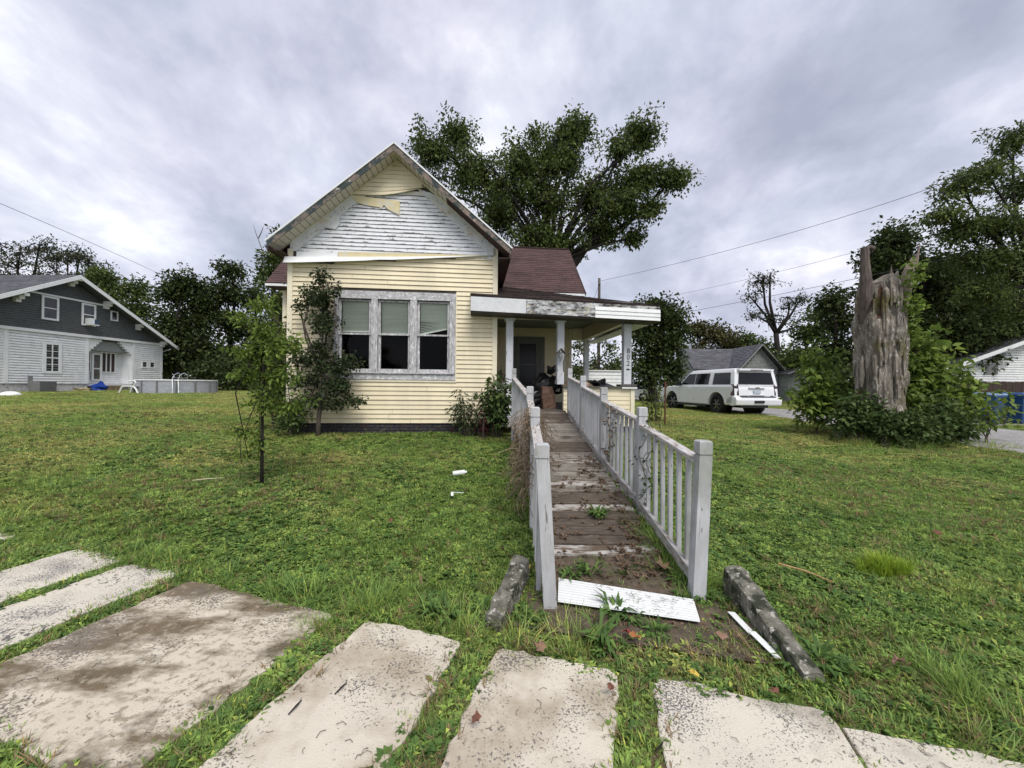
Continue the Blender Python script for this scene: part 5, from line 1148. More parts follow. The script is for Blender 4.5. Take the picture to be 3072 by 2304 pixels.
wbin(G(17.55, 13.35), R(-75), 'blue wheeled bin cut off by the right edge of the picture', BLUE)

# white sided partition beyond the porch
pw = empty('sided_partition', HW(7.9, 4.6, .5), TH); tagp(pw, 'low white vinyl sided partition standing behind the porch corner', 'partition')
MB().box((0, 0, 0), (1.42, .08, 1.58)).build('panel', VINYL_W, pw)
for k in range(12): bb = MB(); lap(bb, 0, 1.42, 0, 1.42, .02 + k * .13, .02 + (k + 1) * .13, 0, .018, 1); bb.build('siding_board', VINYL_W, pw)
MB().box((-.02, -.04, 1.58), (1.44, .1, 1.62)).build('cap', WHITE, pw)
o = MB().tube([(0, 0, 0), (0, 0, 1.3)], .025, 6).build('rusty_post', mat('rust', (.16, .07, .04), (.09, .04, .03), 8, .9), loc=G(4.6, 11.5)); tagp(o, 'thin rusty metal post standing right of the porch', 'post')

# ------------------------------------------------------------------ things on the porch
tb_ = empty('bin_bag', HW(5.55, .95, 1.0), TH); tagp(tb_, 'bulging black bin bag with knotted top before the porch door', 'bag')
sack('bag_body', (-.12, 0, .0), (.36, .33, .55), BAGB, 11, tb_, .35); sack('bag_body', (.18, .1, .25), (.26, .24, .62), BAGB, 12, tb_, .25)
MB().tube([(.28, .1, .85), (.32, .08, .98), (.24, .05, 1.06)], [.05, .09, .02], 7).tube([(.3, .1, .85), (.42, .08, .98), (.45, .05, 1.08)], [.05, .08, .02], 7).build('bag_knot', BAGB, tb_)
pb_ = sack('paper_sack', HW(5.72, .42, 1.0), (.17, .13, .52), PAPERB, 13, None, .75, TH); tagp(pb_, 'crumpled brown paper sack leaning on the black bag', 'sack')
it = empty('rubbish_heap', HW(6.75, .6, 1.0), TH); tagp(it, 'heap of black bags and cardboard behind the porch half wall', 'rubbish')
blob('cardboard_piece', (-.30, .0, .50), (.42, .3, .20), CARD, 14, 9, .2, it); blob('bag_heap', (.25, .05, .52), (.40, .3, .17), BAGB, 15, 11, .25, it); blob('bag_heap', (-.75, .2, .55), (.22, .25, .22), BAGB, 16, 9, .2, it)
blob('paper_piece', (-.25, -.25, .58), (.16, .06, .10), mat('pink_paper', (.55, .42, .36), (.45, .33, .28), 5, .7), 17, 8, .1, it)
MB().box((-.6, -.3, 0), (.6, .3, .42)).build('box', CARD, it)
# feeder on a bracket at the middle post
fd = empty('bird_feeder', HW(5.885, -.10, 2.28), TH); tagp(fd, 'small roofed bird feeder on a curled bracket on the middle porch post', 'bird feeder')
MB().prism([(-.11, 0), (0, .12), (.11, 0), (.09, -.012), (0, .09), (-.09, -.012)], 1, -.07, .06).build('feeder_roof', BARK, fd, fixn=True)
MB().box((-.04, -.03, -.09), (.03, .03, .04)).build('feeder_body', GREYM, fd)
MB().tube([(.06, .0, -.42), (.05, -.03, -.2), (.09, -.02, -.07), (.17, -.02, -.01), (.22, -.02, .02)], [.012, .012, .011, .01, .008], 6).build('bracket', BARK, fd)

# ------------------------------------------------------------------ pole and wires
pl = P(1798, 835, 30); pz = float(gz(pl.x, 30))
up_ = empty('utility_pole', (pl.x, 30, pz)); tagp(up_, 'tall grey wooden utility pole behind the porch roof', 'pole')
MB().tube([(0, 0, 0), (0, 0, pl.z - pz)], [.15, .10], 10).build('shaft', POLE, up_, smooth=True)
MB().box((-.06, -.16, pl.z - pz - .5), (.06, -.10, pl.z - pz - .1)).build('insulator', GREYM, up_)
MB().tube([(-.05, 0, pl.z - pz - .6), (-1.6, -1, pl.z - pz - 4.5)], .012, 4).tube([(-.05, 0, pl.z - pz - .9), (-.6, -1, pl.z - pz - 5.5)], .012, 4).build('guy_wire', WIRE, up_)
def wire(label, pix, Y0, Y1, r=.014):
    xs_ = [p[0] for p in pix]; n = 36; ts = np.linspace(0, 1, n); co = np.polyfit(xs_, [p[1] for p in pix], min(2, len(pix) - 1)); pts = []
    for t in ts:
        x = xs_[0] + (xs_[-1] - xs_[0]) * t; y = np.polyval(co, x); Yd = 1 / ((1 - t) / Y0 + t / Y1); pts.append(P(x, y, Yd))
    o = MB().tube([p - pts[0] for p in pts], [r * (1 if Y0 < 35 else 1) for _ in pts], 4, cap=False).build('overhead_wire', WIRE, loc=pts[0]); tagp(o, label, 'wire', 'overhead wires')
wire('topmost overhead wire running from the pole top to the right', [(1803, 838), (2160, 768), (2500, 655), (3072, 458), (3400, 330)], 30, 13, .013)
wire('thin middle overhead wire crossing above the grey house', [(1985, 893), (2400, 802), (2750, 700), (3150, 575)], 36, 18, .013)
wire('lowest and thickest overhead wire right of the porch', [(2040, 940), (2500, 850), (2800, 785), (3072, 721), (3200, 690)], 30, 15, .017)
wire('overhead wire sloping down to the trees at the left', [(-120, 560), (0, 611), (260, 722), (514, 838)], 16, 34, .012)
wire('short faint wire behind the old grey house', [(2180, 1005), (2260, 1020)], 40, 40, .012)

# ------------------------------------------------------------------ trees
def PB(x, y, Y, rx, rz, n, ry=None):
    """blob seen at x, y at distance Y, radii given in frame pixels"""
    s = Y / FPX; return (P(x, y, Y), (rx * s, (ry or rx) * s, rz * s), n)
def TG(x, Y): p = P(x, 1152, Y); return G(p.x, Y)
# the big maple behind the house
D = 24
tree('maple_tree', 'big spreading dark green maple rising behind the house roof', 'tree', TG(1640, D),
     [PB(1560, 580, D, 230, 115, 60), PB(1400, 520, D, 130, 110, 30), PB(1800, 610, D, 170, 80, 50), PB(1640, 500, D, 130, 80, 40), PB(1880, 560, D, 110, 60, 30), PB(1690, 420, D, 60, 60, 24), PB(1930, 420, D - 1, 80, 60, 20), PB(1300, 450, D, 80, 68, 62), PB(1370, 400, D, 62, 50, 40), PB(1280, 560, D + 1, 70, 70, 46), PB(1420, 520, D, 85, 75, 70), PB(1500, 640, D, 100, 80, 85), PB(1560, 500, D, 90, 75, 74), PB(1640, 600, D, 90, 85, 80),
      PB(1730, 395, D, 56, 60, 50), PB(1700, 480, D, 70, 60, 56), PB(1770, 590, D, 80, 60, 66), PB(1915, 400, D - 1, 62, 52, 34), PB(1860, 450, D - 1, 48, 52, 22), PB(1930, 530, D - 1, 72, 42, 54), PB(2015, 540, D - 1, 62, 34, 42), PB(1870, 620, D - 1, 85, 52, 66), PB(1950, 630, D - 1, 38, 28, 20),
      PB(1800, 690, D, 80, 45, 54), PB(1690, 740, D, 110, 38, 44), PB(1560, 770, D, 90, 40, 26), PB(1500, 560, D, 60, 50, 20), PB(1650, 460, D, 50, 50, 24), PB(1900, 715, D, 42, 25, 20), PB(1600, 710, D, 100, 50, 70), PB(1450, 750, D, 90, 45, 40), PB(1600, 400, D, 40, 40, 10)],
     LF_MAPLE, .20, 26, .50, .22, BARKD, 3, fork=P(1660, 790, D), twig_r=.014, lw=.60, shell=.15, flat=.75, cmul=1.75)
# heavy right limb
o = MB(); pts = [P(1668, 850, D), P(1722, 790, D), P(1765, 730, D), P(1830, 700, D), P(1905, 655, D)]; o.tube([p - pts[0] for p in pts], [.34, .30, .26, .18, .08], 8)
mp_ = [x for x in bpy.data.objects if x.name == 'maple_tree'][0]; lo_ = o.build('limb', BARKD, mp_, smooth=True); lo_.location = pts[0] - mp_.location
# left side
D = 44
airy = dict(leafsize=.34, per=13, crad=.95, barkm=BARKD, twig_r=.045, lw=.45, flat=.4, shell=.3)
tree('locust_tree', 'airy dark locust tree above the left end of the grey house roof', 'tree', TG(60, D), [PB(-40, 770, D, 70, 60, 34), PB(50, 760, D, 60, 50, 34), PB(115, 750, D, 60, 50, 36), PB(20, 840, D, 60, 40, 30), PB(120, 820, D, 50, 40, 22)], LF_LOCUST, trunk_r=.35, seed=21, **airy)
tree('locust_tree', 'airy locust tree right of the tallest one above the grey roof', 'tree', TG(160, D), [PB(170, 780, D, 45, 45, 26), PB(205, 760, D, 40, 35, 18), PB(180, 840, D, 40, 30, 14)], LF_LOCUST, trunk_r=.25, seed=22, **airy)
tree('locust_tree', 'locust tree with thin top standing behind the roof peak of the grey house', 'tree', TG(240, D), [PB(240, 765, D, 38, 30, 18), PB(265, 790, D, 42, 30, 22), PB(245, 830, D, 50, 35, 24), PB(300, 830, D, 50, 40, 30)], LF_LOCUST, trunk_r=.3, seed=23, **airy)
D = 40
dn = dict(leafsize=.33, per=26, crad=.95, barkm=BARKD, twig_r=.03, twigs=False, shell=.25)
tree('leafy_tree', 'rounded green tree just right of the grey house roof peak', 'tree', TG(320, D), [PB(310, 830, D, 50, 40, 36), PB(335, 880, D, 55, 50, 44), PB(380, 930, D, 55, 50, 40), PB(330, 960, D, 60, 60, 40)], LF_MAPLE, trunk_r=.3, seed=24, **dn)
tree('leafy_tree', 'mid green tree between the grey house and the dark wood', 'tree', TG(420, D), [PB(405, 865, D, 48, 30, 30), PB(425, 930, D, 45, 50, 34), PB(440, 1000, D, 60, 60, 48), PB(400, 1060, D, 60, 60, 40)], LF_MID, trunk_r=.25, seed=25, **dn)
D = 33
for i, (cx_, bl_, lb, lf) in enumerate((
    (540, [(520, 880, 48, 45, 46), (560, 850, 45, 35, 32), (520, 980, 60, 70, 70), (500, 1080, 60, 70, 64)], 'tall dark tree at the left end of the dense wood', LF_DARK),
    (600, [(620, 900, 50, 50, 50), (590, 960, 60, 60, 60), (600, 1060, 70, 70, 74)], 'dark broad tree in the middle of the dense wood', LF_DARK),
    (690, [(690, 810, 42, 35, 32), (680, 880, 55, 50, 54), (700, 970, 60, 60, 60), (690, 1070, 70, 70, 74)], 'tallest dark tree of the dense wood left of the yellow house', LF_DARK),
    (770, [(760, 900, 45, 50, 36), (770, 990, 60, 60, 50), (770, 1080, 65, 65, 60)], 'dark tree of the wood nearest to the yellow house', LF_DARK),
    (840, [(850, 960, 60, 90, 60), (860, 1080, 60, 65, 50)], 'dark tree of the wood hidden partly by the yellow house corner', LF_DARK))):
    tree('dense_tree', lb, 'tree', TG(cx_, D + i), [PB(a, b_, D + i, c, d, n) for a, b_, c, d, n in bl_], lf, leafsize=.30, per=30, crad=.85, trunk_r=.25, barkm=BARKD, twig_r=.03, seed=30 + i, group='dense wood left of the house', shell=.2)
D = 19
tree('backyard_tree', 'bright green tree with bare dead twigs peeping out left of the gable roof', 'tree', TG(835, D), [PB(822, 775, D, 38, 30, 34), PB(810, 835, D, 40, 35, 34), PB(835, 900, D, 40, 40, 30), PB(850, 700, D, 25, 25, 10)], LF_MID, .17, 22, .40, .14, BARK, 41, twig_r=.012)
b = MB(); q0 = P(820, 830, D)
for pp in ([(820, 830), (790, 760), (768, 700), (760, 675)], [(790, 760), (775, 750), (764, 745)], [(775, 715), (785, 695), (790, 680)], [(800, 790), (805, 740), (800, 705)]):
    b.tube([P(x, y, D) - q0 for x, y in pp], [.03, .022, .014, .006][:len(pp)], 4)
bt = [x for x in bpy.data.objects if x.name == 'backyard_tree'][0]; o = b.build('dead_branch', TWIG, bt); o.location = q0 - bt.location
# behind the porch
D = 17
tree('young_tree', 'sparse young tree seen through the open porch', 'tree', TG(1765, D), [PB(1740, 1040, D, 30, 35, 18), PB(1830, 1040, D, 26, 34, 16), PB(1850, 1090, D, 26, 30, 18), PB(1730, 1110, D, 30, 30, 20), PB(1780, 1090, D, 30, 30, 8)], LF_MID, .14, 14, .28, .10, BARK, 42, twig_r=.008, fork=P(1770, 1120, D))
D = 34
tree('distant_tree', 'low tree far behind the open porch', 'tree', TG(1840, D), [PB(1840, 1130, D, 50, 28, 40), PB(1760, 1140, D, 60, 25, 40), PB(1680, 1140, D, 50, 25, 30)], LF_MID, .3, 24, .7, .2, BARKD, 43, twigs=False)
# right side
D = 26
tree('hedgerow_tree', 'dense dark tree right behind the porch roof corner', 'tree', TG(1960, D), [PB(1960, 930, D, 60, 38, 55), PB(2010, 950, D, 48, 42, 44), PB(1935, 1000, D, 55, 50, 60), PB(2000, 1030, D, 55, 50, 60), PB(1950, 1100, D, 55, 55, 70), PB(2010, 1110, D, 40, 55, 44), PB(2040, 1000, D, 30, 40, 16)], LF_DARK, .25, 30, .65, .3, BARKD, 51, twig_r=.02, shell=.25)
D = 46
tree('far_tree', 'rounded olive green tree above the left part of the old house roof', 'tree', TG(2110, D), [PB(2090, 990, D, 50, 30, 44), PB(2150, 1010, D, 60, 40, 56), PB(2080, 1060, D, 60, 50, 50), PB(2190, 1040, D, 40, 30, 28)], LF_OLIVE, .36, 26, .95, .3, BARKD, 52, twigs=False, shell=.3)
tree('far_tree', 'lower green tree behind the ridge of the old grey house', 'tree', TG(2240, D), [PB(2230, 1030, D, 50, 30, 40), PB(2290, 1050, D, 50, 40, 44), PB(2330, 1080, D, 60, 50, 40)], LF_MID, .36, 26, .95, .3, BARKD, 53, twigs=False, shell=.3)
D = 37
tree('half_dead_tree', 'tall half bare tree with crooked limbs behind the old grey house', 'tree', TG(2335, D),
     [PB(2290, 850, D, 50, 38, 40), PB(2250, 890, D, 32, 28, 18), PB(2310, 830, D, 20, 16, 8), PB(2370, 910, D, 38, 28, 26), PB(2400, 900, D, 32, 30, 24), PB(2265, 945, D, 36, 22, 20), PB(2320, 960, D, 40, 34, 18), PB(2390, 980, D, 44, 40, 30)],
     LF_LOCUST, .24, 9, .5, .28, BARKD, 54, fork=P(2328, 1000, D), twig_r=.035, lw=.5, flat=.6, shell=.3)
D = 32
tree('thicket_tree', 'green tree behind the grey shed', 'tree', TG(2440, D), [PB(2440, 1000, D, 60, 50, 60), PB(2400, 1080, D, 60, 50, 60), PB(2480, 1090, D, 70, 60, 70), PB(2460, 940, D, 40, 30, 24)], LF_MID, .28, 28, .8, .25, BARKD, 55, twigs=False, shell=.25)
D = 27
tree('thicket_tree', 'dark tree just left of the broken trunk', 'tree', TG(2520, D), [PB(2490, 905, D, 50, 40, 40), PB(2530, 960, D, 60, 50, 50), PB(2520, 1050, D, 70, 60, 60), PB(2560, 1110, D, 70, 60, 60)], LF_DARK, .26, 26, .65, .25, BARKD, 56, twigs=False, shell=.25)
D = 22
tree('roadside_tree', 'big dark tree behind the broken trunk', 'tree', TG(2760, D),
     [PB(2680, 730, D, 70, 55, 58), PB(2640, 800, D, 60, 50, 46), PB(2740, 810, D, 80, 60, 70), PB(2860, 820, D, 90, 70, 70), PB(2950, 900, D, 90, 80, 70), PB(2620, 880, D, 50, 45, 30), PB(2790, 900, D, 90, 60, 80), PB(2720, 980, D, 90, 60, 80), PB(2830, 1000, D, 90, 70, 80), PB(2900, 1080, D, 80, 50, 50), PB(2820, 870, D, 110, 70, 60), PB(2930, 990, D, 100, 70, 60), PB(3040, 960, D, 90, 80, 60)], LF_DARK, .22, 42, .62, .28, BARKD, 57, fork=P(2760, 960, D), twig_r=.02, shell=.3)
D = 17
tree('roadside_tree', 'tall tree leaning in from the right edge with thin drooping foliage', 'tree', TG(3190, D),
     [PB(2880, 560, D, 70, 42, 44), PB(2960, 520, D, 60, 38, 36), PB(2830, 650, D, 60, 32, 34), PB(2900, 690, D, 80, 42, 54), PB(3040, 420, D, 60, 55, 40), PB(3060, 560, D, 60, 60, 44), PB(3000, 680, D, 80, 50, 64), PB(2950, 770, D, 90, 45, 54), PB(3060, 800, D, 80, 70, 60), PB(2960, 880, D, 70, 50, 44), PB(3050, 930, D, 70, 50, 40), PB(3120, 680, D, 70, 80, 40)], LF_MAPLE, .18, 34, .46, .15, BARKD, 58, fork=P(3090, 860, D), twig_r=.014, lw=.42, flat=.5, shell=.3)
tree('roadside_tree', 'lower leafy tree above the white garage roof', 'tree', TG(3060, 24), [PB(2990, 900, 24, 80, 60, 60), PB(3080, 920, 24, 80, 80, 70), PB(2950, 1000, 24, 70, 60, 60), PB(3060, 1010, 24, 90, 50, 70)], LF_MID, .22, 28, .6, .3, BARKD, 59, twigs=False, shell=.3)
# far woods that read as one mass, closing the horizon
rgw = np.random.default_rng(77); cs = []
for (x0, x1, Yw, hz) in ((-95, -34, 55, 8.5), (-60, -8, 60, 8), (-10, 20, 75, 6), (14, 60, 60, 8), (50, 110, 50, 10)):
    n = int((x1 - x0) * 9); xx = rgw.uniform(x0, x1, n); cs.append(np.stack([xx, Yw + rgw.normal(size=n) * 1.5, .6 + rgw.random(n) * hz * (.75 + .25 * np.sin(xx * .5 + Yw))], 1))
cs = np.concatenate(cs); pos, ax, nr = foliage(cs, 1.3, 15, .5, rgw); n = len(pos)
o = leafmesh('far_woods', pos, ax, nr, .6 * (.6 + .7 * rgw.random(n)), .42, np.clip(.45 + rgw.normal(size=n) * .2, 0, 1), LF_DARK); tagp(o, 'dark belt of distant woods along the horizon', kind='stuff')
# undergrowth at the wood edge, left
cs = np.stack([rgw.uniform(-25, -11, 260), rgw.uniform(29.5, 31, 260), .9 + rgw.random(260) * 2.6], 1); pos, ax, nr = foliage(cs, .8, 28, .25, rgw); n = len(pos)
o = leafmesh('undergrowth', pos, ax, nr, .28 * (.6 + .7 * rgw.random(n)), .18, np.clip(.4 + rgw.normal(size=n) * .2, 0, 1), LF_DARK); tagp(o, 'dark undergrowth along the foot of the wood', kind='stuff')

# ------------------------------------------------------------------ broken trunk with shrubs
SX, SY = 8.95, 9.35; sb = G(SX, SY); st = empty('broken_trunk', sb); tagp(st, 'thick dead broken tree trunk with moss and jagged splintered top', 'tree stump')
rnd = random.Random(5); n = 56; lv = 26; rdg = [rnd.uniform(-.024, .020) for _ in range(n)]; H_ = 4.28; vs = []
for i in range(lv + 1):
    t = i / lv
    for k in range(n):
        a = 2 * math.pi * k / n; r = .45 - .03 * t + .16 * max(0, .12 - t) * 4
        r += rdg[k] * (1 + .5 * math.sin(t * 17 + k)) + .035 * math.sin(a * 5 + t * 2) + .02 * math.sin(a * 11 + t * 5) + rnd.uniform(-.012, .012)
        if .60 < t < .78: r += .07 * math.sin((t - .60) / .18 * math.pi)
        if t > .85: r -= .08 * (t - .85) / .15
        z = t * H_ if i < lv else H_ - .05 + rnd.uniform(-.35, .18) + .12 * math.sin(a * 3)
        if i == lv - 1: z -= .15
        if i >= lv - 3 and math.cos(a - 3.9) > .6: r *= .80; z -= .35 * (math.cos(a - 3.9) - .6) / .4
        if math.cos(a - 4.15) > .93 and t > .74: r *= .80 + rnd.uniform(-.06, .04)
        vs.append((r * math.cos(a) * .95, r * math.sin(a), z - .2))
fs = [(i * n + k, i * n + (k + 1) % n, (i + 1) * n + (k + 1) % n, (i + 1) * n + k) for i in range(lv) for k in range(n)]
fs.append(tuple(lv * n + k for k in range(n)))
b_ = MB(); b_.add(vs, fs); b_.m = [1 if (i < lv * n and i // n >= int(lv * .76) and math.cos(2 * math.pi * (i % n + .5) / n - 4.15) + rnd.uniform(-.03, .03) > .94 + .03 * ((i // n) % 3)) else 0 for i in range(len(fs))]
b_.build('trunk', [STUMPM, ROT], st, smooth=False)
rb = random.Random(17)
for k in range(38):
    a = rb.uniform(2.6, 6.6); z0 = rb.uniform(.5, 3.3); L = rb.uniform(.35, .9); w_ = rb.uniform(.03, .07); r0 = .455 - .006 * z0; bb = MB()
    p = [Vector(((r0 + o_) * math.cos(a + da), (r0 + o_) * math.sin(a + da), z)) for z, o_, da in ((z0, .035, 0), (z0 + L * .4, .02, .02), (z0 + L * .8, .025, -.02), (z0 + L, .0, 0))]
    bb.tube(p, [w_ * .5, w_, w_ * .8, .01], 5); o = bb.build('bark_plate', STUMPM, st, smooth=False)
bb = MB()
for a in (3.3, 4.1, 4.9, 5.7, 6.3, 2.5): bb.tube([(.40 * math.cos(a), .40 * math.sin(a), .9), (.52 * math.cos(a), .52 * math.sin(a), .35), (.80 * math.cos(a), .80 * math.sin(a), -.05)], [.06, .13, .10], 7)
bb.build('root_flare', STUMPM, st, smooth=True)['kind'] = 'stuff'
SNAG = mat('dead_bark_brown', (.17, .135, .115), (.07, .055, .047), 9, .95, bump=1.0, bscale=24, stretch=(2.5, 2.5, .5))
bb = MB(); bb.tube([(-.38, .0, 2.9), (-.41, -.08, 3.4), (-.44, -.12, 3.9), (-.45, -.1, 4.35), (-.46, -.1, 4.70)], [.09, .13, .11, .09, .08], 9); bb.tube([(-.46, -.1, 4.62), (-.38, -.12, 4.70), (-.30, -.12, 4.66), (-.22, -.1, 4.70)], [.07, .06, .08, .02], 7); bb.build('left_snag', SNAG, st, smooth=False)
bb = MB(); bb.tube([(.33, -.2, 3.1), (.39, -.2, 3.6), (.50, -.2, 4.1), (.62, -.2, 4.42)], [.09, .13, .11, .05], 7); bb.tube([(.60, -.2, 3.9), (.68, -.2, 4.3), (.76, -.2, 4.75)], [.05, .035, .008], 5); bb.build('right_snag', mat('bare_split_wood', (.34, .27, .23), (.15, .11, .09), 9, .9, bump=.6, stretch=(4, 4, .4)), st)
rgk = np.random.default_rng(9); cs = np.array([(.1 + .3 * rgk.random(), -.52 - .03 * rgk.random(), 3.1 + 1.1 * rgk.random()) for _ in range(20)] + [(.62, -.2, 1.2 + 2.2 * rgk.random()) for _ in range(16)]); pos, ax, nr = foliage(cs, .16, 14, .1, rgk)
o = leafmesh('creeper', pos, ax, nr, .10, .08, np.clip(.5 + rgk.normal(size=len(pos)) * .2, 0, 1), LF_BRIGHT, st); o['kind'] = 'stuff'
def shrub(label, c, r, n, lf, ls, per=24, cr=.22, seed=1, name='shrub', flat=.7, lw=.55):
    base = G(c[0], c[1]); return tree(name, label, 'shrub', base, [((c[0] + dx * r[0], c[1] + dy * r[1], base.z + r[2] * (hz)), (r[0] * f, r[1] * f, r[2] * g_), int(n * f * f)) for dx, dy, hz, f, g_ in ((0, 0, .55, .75, .5), (-.4, .1, .45, .6, .42), (.42, 0, .5, .6, .42), (0.1, .2, .85, .45, .35))],
                                      lf, ls, per, cr, .03, TWIG, seed, fork=base + Vector((0, 0, .15)), twig_r=.006, lw=lw, shell=.3, flat=flat)
shrub('dark leafy shrub at the left foot of the broken trunk', (8.25, 9.0), (.75, .5, 1.1), 64, LF_SHRUB, .12, seed=61)
shrub('tall shrub with big bright leaves left of the broken trunk', (8.2, 10.3), (.6, .5, 2.1), 50, LF_BRIGHT, .17, 20, .3, seed=62)
shrub('dark low shrub in front of the broken trunk', (9.0, 8.65), (.8, .4, .72), 70, LF_SHRUB, .11, seed=63)
shrub('bright green sapling bush right of the broken trunk', (10.1, 9.6), (.95, .6, 2.7), 84, LF_BRIGHT, .19, 18, .32, seed=64)
shrub('spreading dark shrub right of the broken trunk foot', (10.0, 8.9), (.75, .45, .9), 66, LF_SHRUB, .13, seed=65)
shrub('tall bright leafy bush standing right of the others by the alley', (10.9, 9.4), (.55, .35, 1.8), 30, LF_BRIGHT, .19, 15, .34, seed=68)
shrub('low leafy branch reaching over the alley before the blue bins', (11.4, 9.2), (.85, .4, 1.35), 14, LF_BRIGHT, .15, 14, .22, seed=66)
shrub('big dark shrub behind the broken trunk', (9.6, 11.0), (1.3, .7, 1.9), 60, LF_MID, .16, 22, .34, seed=67)

# ------------------------------------------------------------------ small trees and shrubs by the house
D = 5.05; sp = G(-3.28, 5.05)
tree('oak_sapling', 'slender young tree with thin crooked stem standing alone on the lawn', 'tree', sp,
     [PB(790, 920, D, 30, 40, 20), PB(800, 1000, D, 55, 45, 40), PB(745, 960, D, 40, 14, 12), PB(760, 1060, D, 70, 34, 44), PB(850, 1040, D, 55, 40, 40), PB(740, 1120, D, 45, 26, 24), PB(840, 1130, D, 60, 50, 44), PB(870, 1210, D, 45, 40, 26), PB(800, 1210, D, 50, 40, 26), PB(735, 1290, D, 48, 16, 14), PB(780, 1320, D, 40, 24, 12), PB(745, 1370, D, 34, 16, 8)],
     LF_BRIGHT, .070, 14, .11, .019, BARKD, 71, fork=P(790, 1010, D), twig_r=.0035, lw=.40, flat=.35, shell=.3, cmul=.85)
D = 7.95
tree('pear_tree', 'small dark leaved tree growing against the cream wall beside the window', 'tree', G(-4.0, 7.95),
     [PB(965, 830, D, 22, 38, 15), PB(935, 880, D, 38, 34, 20), PB(965, 900, D, 45, 40, 40), PB(900, 920, D, 26, 24, 9), PB(1000, 870, D, 24, 24, 10), PB(970, 970, D, 48, 45, 50), PB(960, 1040, D, 40, 40, 30), PB(905, 1080, D, 52, 32, 30), PB(1000, 1090, D, 60, 36, 46), PB(1060, 1090, D, 36, 26, 14), PB(920, 1150, D, 58, 34, 34), PB(1020, 1160, D, 62, 36, 50), PB(1060, 1200, D, 36, 20, 14), PB(930, 1200, D, 48, 26, 18), PB(990, 1215, D, 44, 18, 14)],
     LF_PEAR, .068, 13, .12, .045, BARK, 72, fork=P(962, 1120, D), twig_r=.005, lw=.75, flat=.8, shell=.3)
shrub('low dark shrub at the corner of the cream wall', (-4.55, 7.9), (.42, .25, .75), 40, LF_SHRUB, .07, 20, .12, seed=73)
shrub('leafy shrub with reddish tips behind the slender sapling', (-5.35, 8.6), (.65, .5, 2.1), 70, LF_MID, .09, 22, .2, seed=74)
shrub('tall brush climbing the left wall of the yellow house', (-5.6, 9.8), (.6, .6, 3.2), 70, LF_MID, .12, 22, .26, seed=75)
stems('weed_shrub', 'leggy shrub with long drooping leaves against the cream wall', 'shrub', HW(3.80, -.32, .46), 15, 1.05, .50, LF_PEAR, .12, 30, 76, lw=.3, droop=.6)
stems('weed_shrub', 'bushy green weed beside the ramp railing at the house corner', 'shrub', HW(4.42, -.42, .46), 22, 1.35, .38, LF_SHRUB, .115, 46, 77, lw=.62, droop=.5)
stems('weed_shrub', 'dark red stemmed weed between the green shrub and the leggy shrub', 'shrub', HW(4.12, -.55, .46), 10, .62, .22, LF_REDD, .07, 20, 78, lw=.5)
stems('weed_shrub', 'weed growing behind the rusty post right of the porch', 'shrub', G(4.55, 12.2), 8, 1.5, .5, LF_MID, .11, 40, 79, lw=.6, tip=.03)
stems('climbing_plant', 'potted looking dark plant on the narrow porch ledge', 'plant', HW(4.58, .3, 1.6), 8, .45, .16, LF_DARK, .07, 16, 80, lw=.5)

# dry vines over the left railing, vines on the right balusters
def vines(label, boxes, n, seg, m_, seed, r=.004, hang=.5, cat='vine'):
    rnd = random.Random(seed); c0 = Vector(boxes[0][0]); bb = MB()
    for i in range(n):
        (c, e) = rnd.choice(boxes); p = Vector(c) + Vector((rnd.uniform(-1, 1) * e[0], rnd.uniform(-1, 1) * e[1], rnd.uniform(-1, 1) * e[2])); d = Vector((rnd.gauss(0, 1), rnd.gauss(0, 1), rnd.gauss(0, .6))).normalized(); pts = [p]
        for k in range(seg): d = (d + Vector((rnd.gauss(0, .5), rnd.gauss(0, .5), rnd.gauss(0, .4) - hang * .5))).normalized(); pts.append(pts[-1] + d * .05)
        bb.tube([q - c0 for q in pts], [r] * len(pts), 3, cap=False)
    o = bb.build('dead_vine', m_, loc=c0); tagp(o, label, cat); return o
vines('tangle of dry brown vines draped over the left ramp railing', [((.22, 4.3, 1.20), (.06, .5, .08)), ((.17, 4.3, .95), (.06, .5, .16)), ((.15, 4.1, .70), (.06, .4, .2)), ((.34, 4.9, .70), (.10, .3, .06))], 480, 7, VINE, 81, .0035, .8)
for (lb, x, y, z0, z1, sd) in (('green vine winding up the second post of the right railing', 1.40, 4.05, .25, 1.2, 5), ('brown vine twisted round balusters halfway up the right railing', 1.33, 5.1, .5, 1.3, 6)):
    rnd = random.Random(sd); bb = MB(); c0 = Vector((x, y, z0)); rgk = np.random.default_rng(sd); lp = []
    for v in range(5):
        ph = rnd.uniform(0, 6); pts = []
        for k in range(26): t = k / 25; pts.append(Vector((.05 * math.cos(ph + t * 11) + rnd.uniform(-.01, .01), .35 * (rnd.random() * .05 + (v - 2) / 5) - t * .3 * (v % 2), (z1 - z0) * t))); lp.append(pts[-1])
        bb.tube(pts, .004, 3, cap=False)
    e = empty('climbing_vine', c0); tagp(e, lb, 'vine'); bb.build('stem', VINE if sd == 6 else TWIG, e)
    lp = np.array([tuple(q) for q in lp])[rgk.choice(len(lp), 60)]; pos, ax, nr = foliage(lp, .05, 2, .05, rgk)
    leafmesh('leaf', pos, ax, nr, .05, .04, np.clip(.5 + rgk.normal(size=len(pos)) * .2, 0, 1), LF_DEAD if sd == 6 else LF_SHRUB, e)['kind'] = 'stuff'

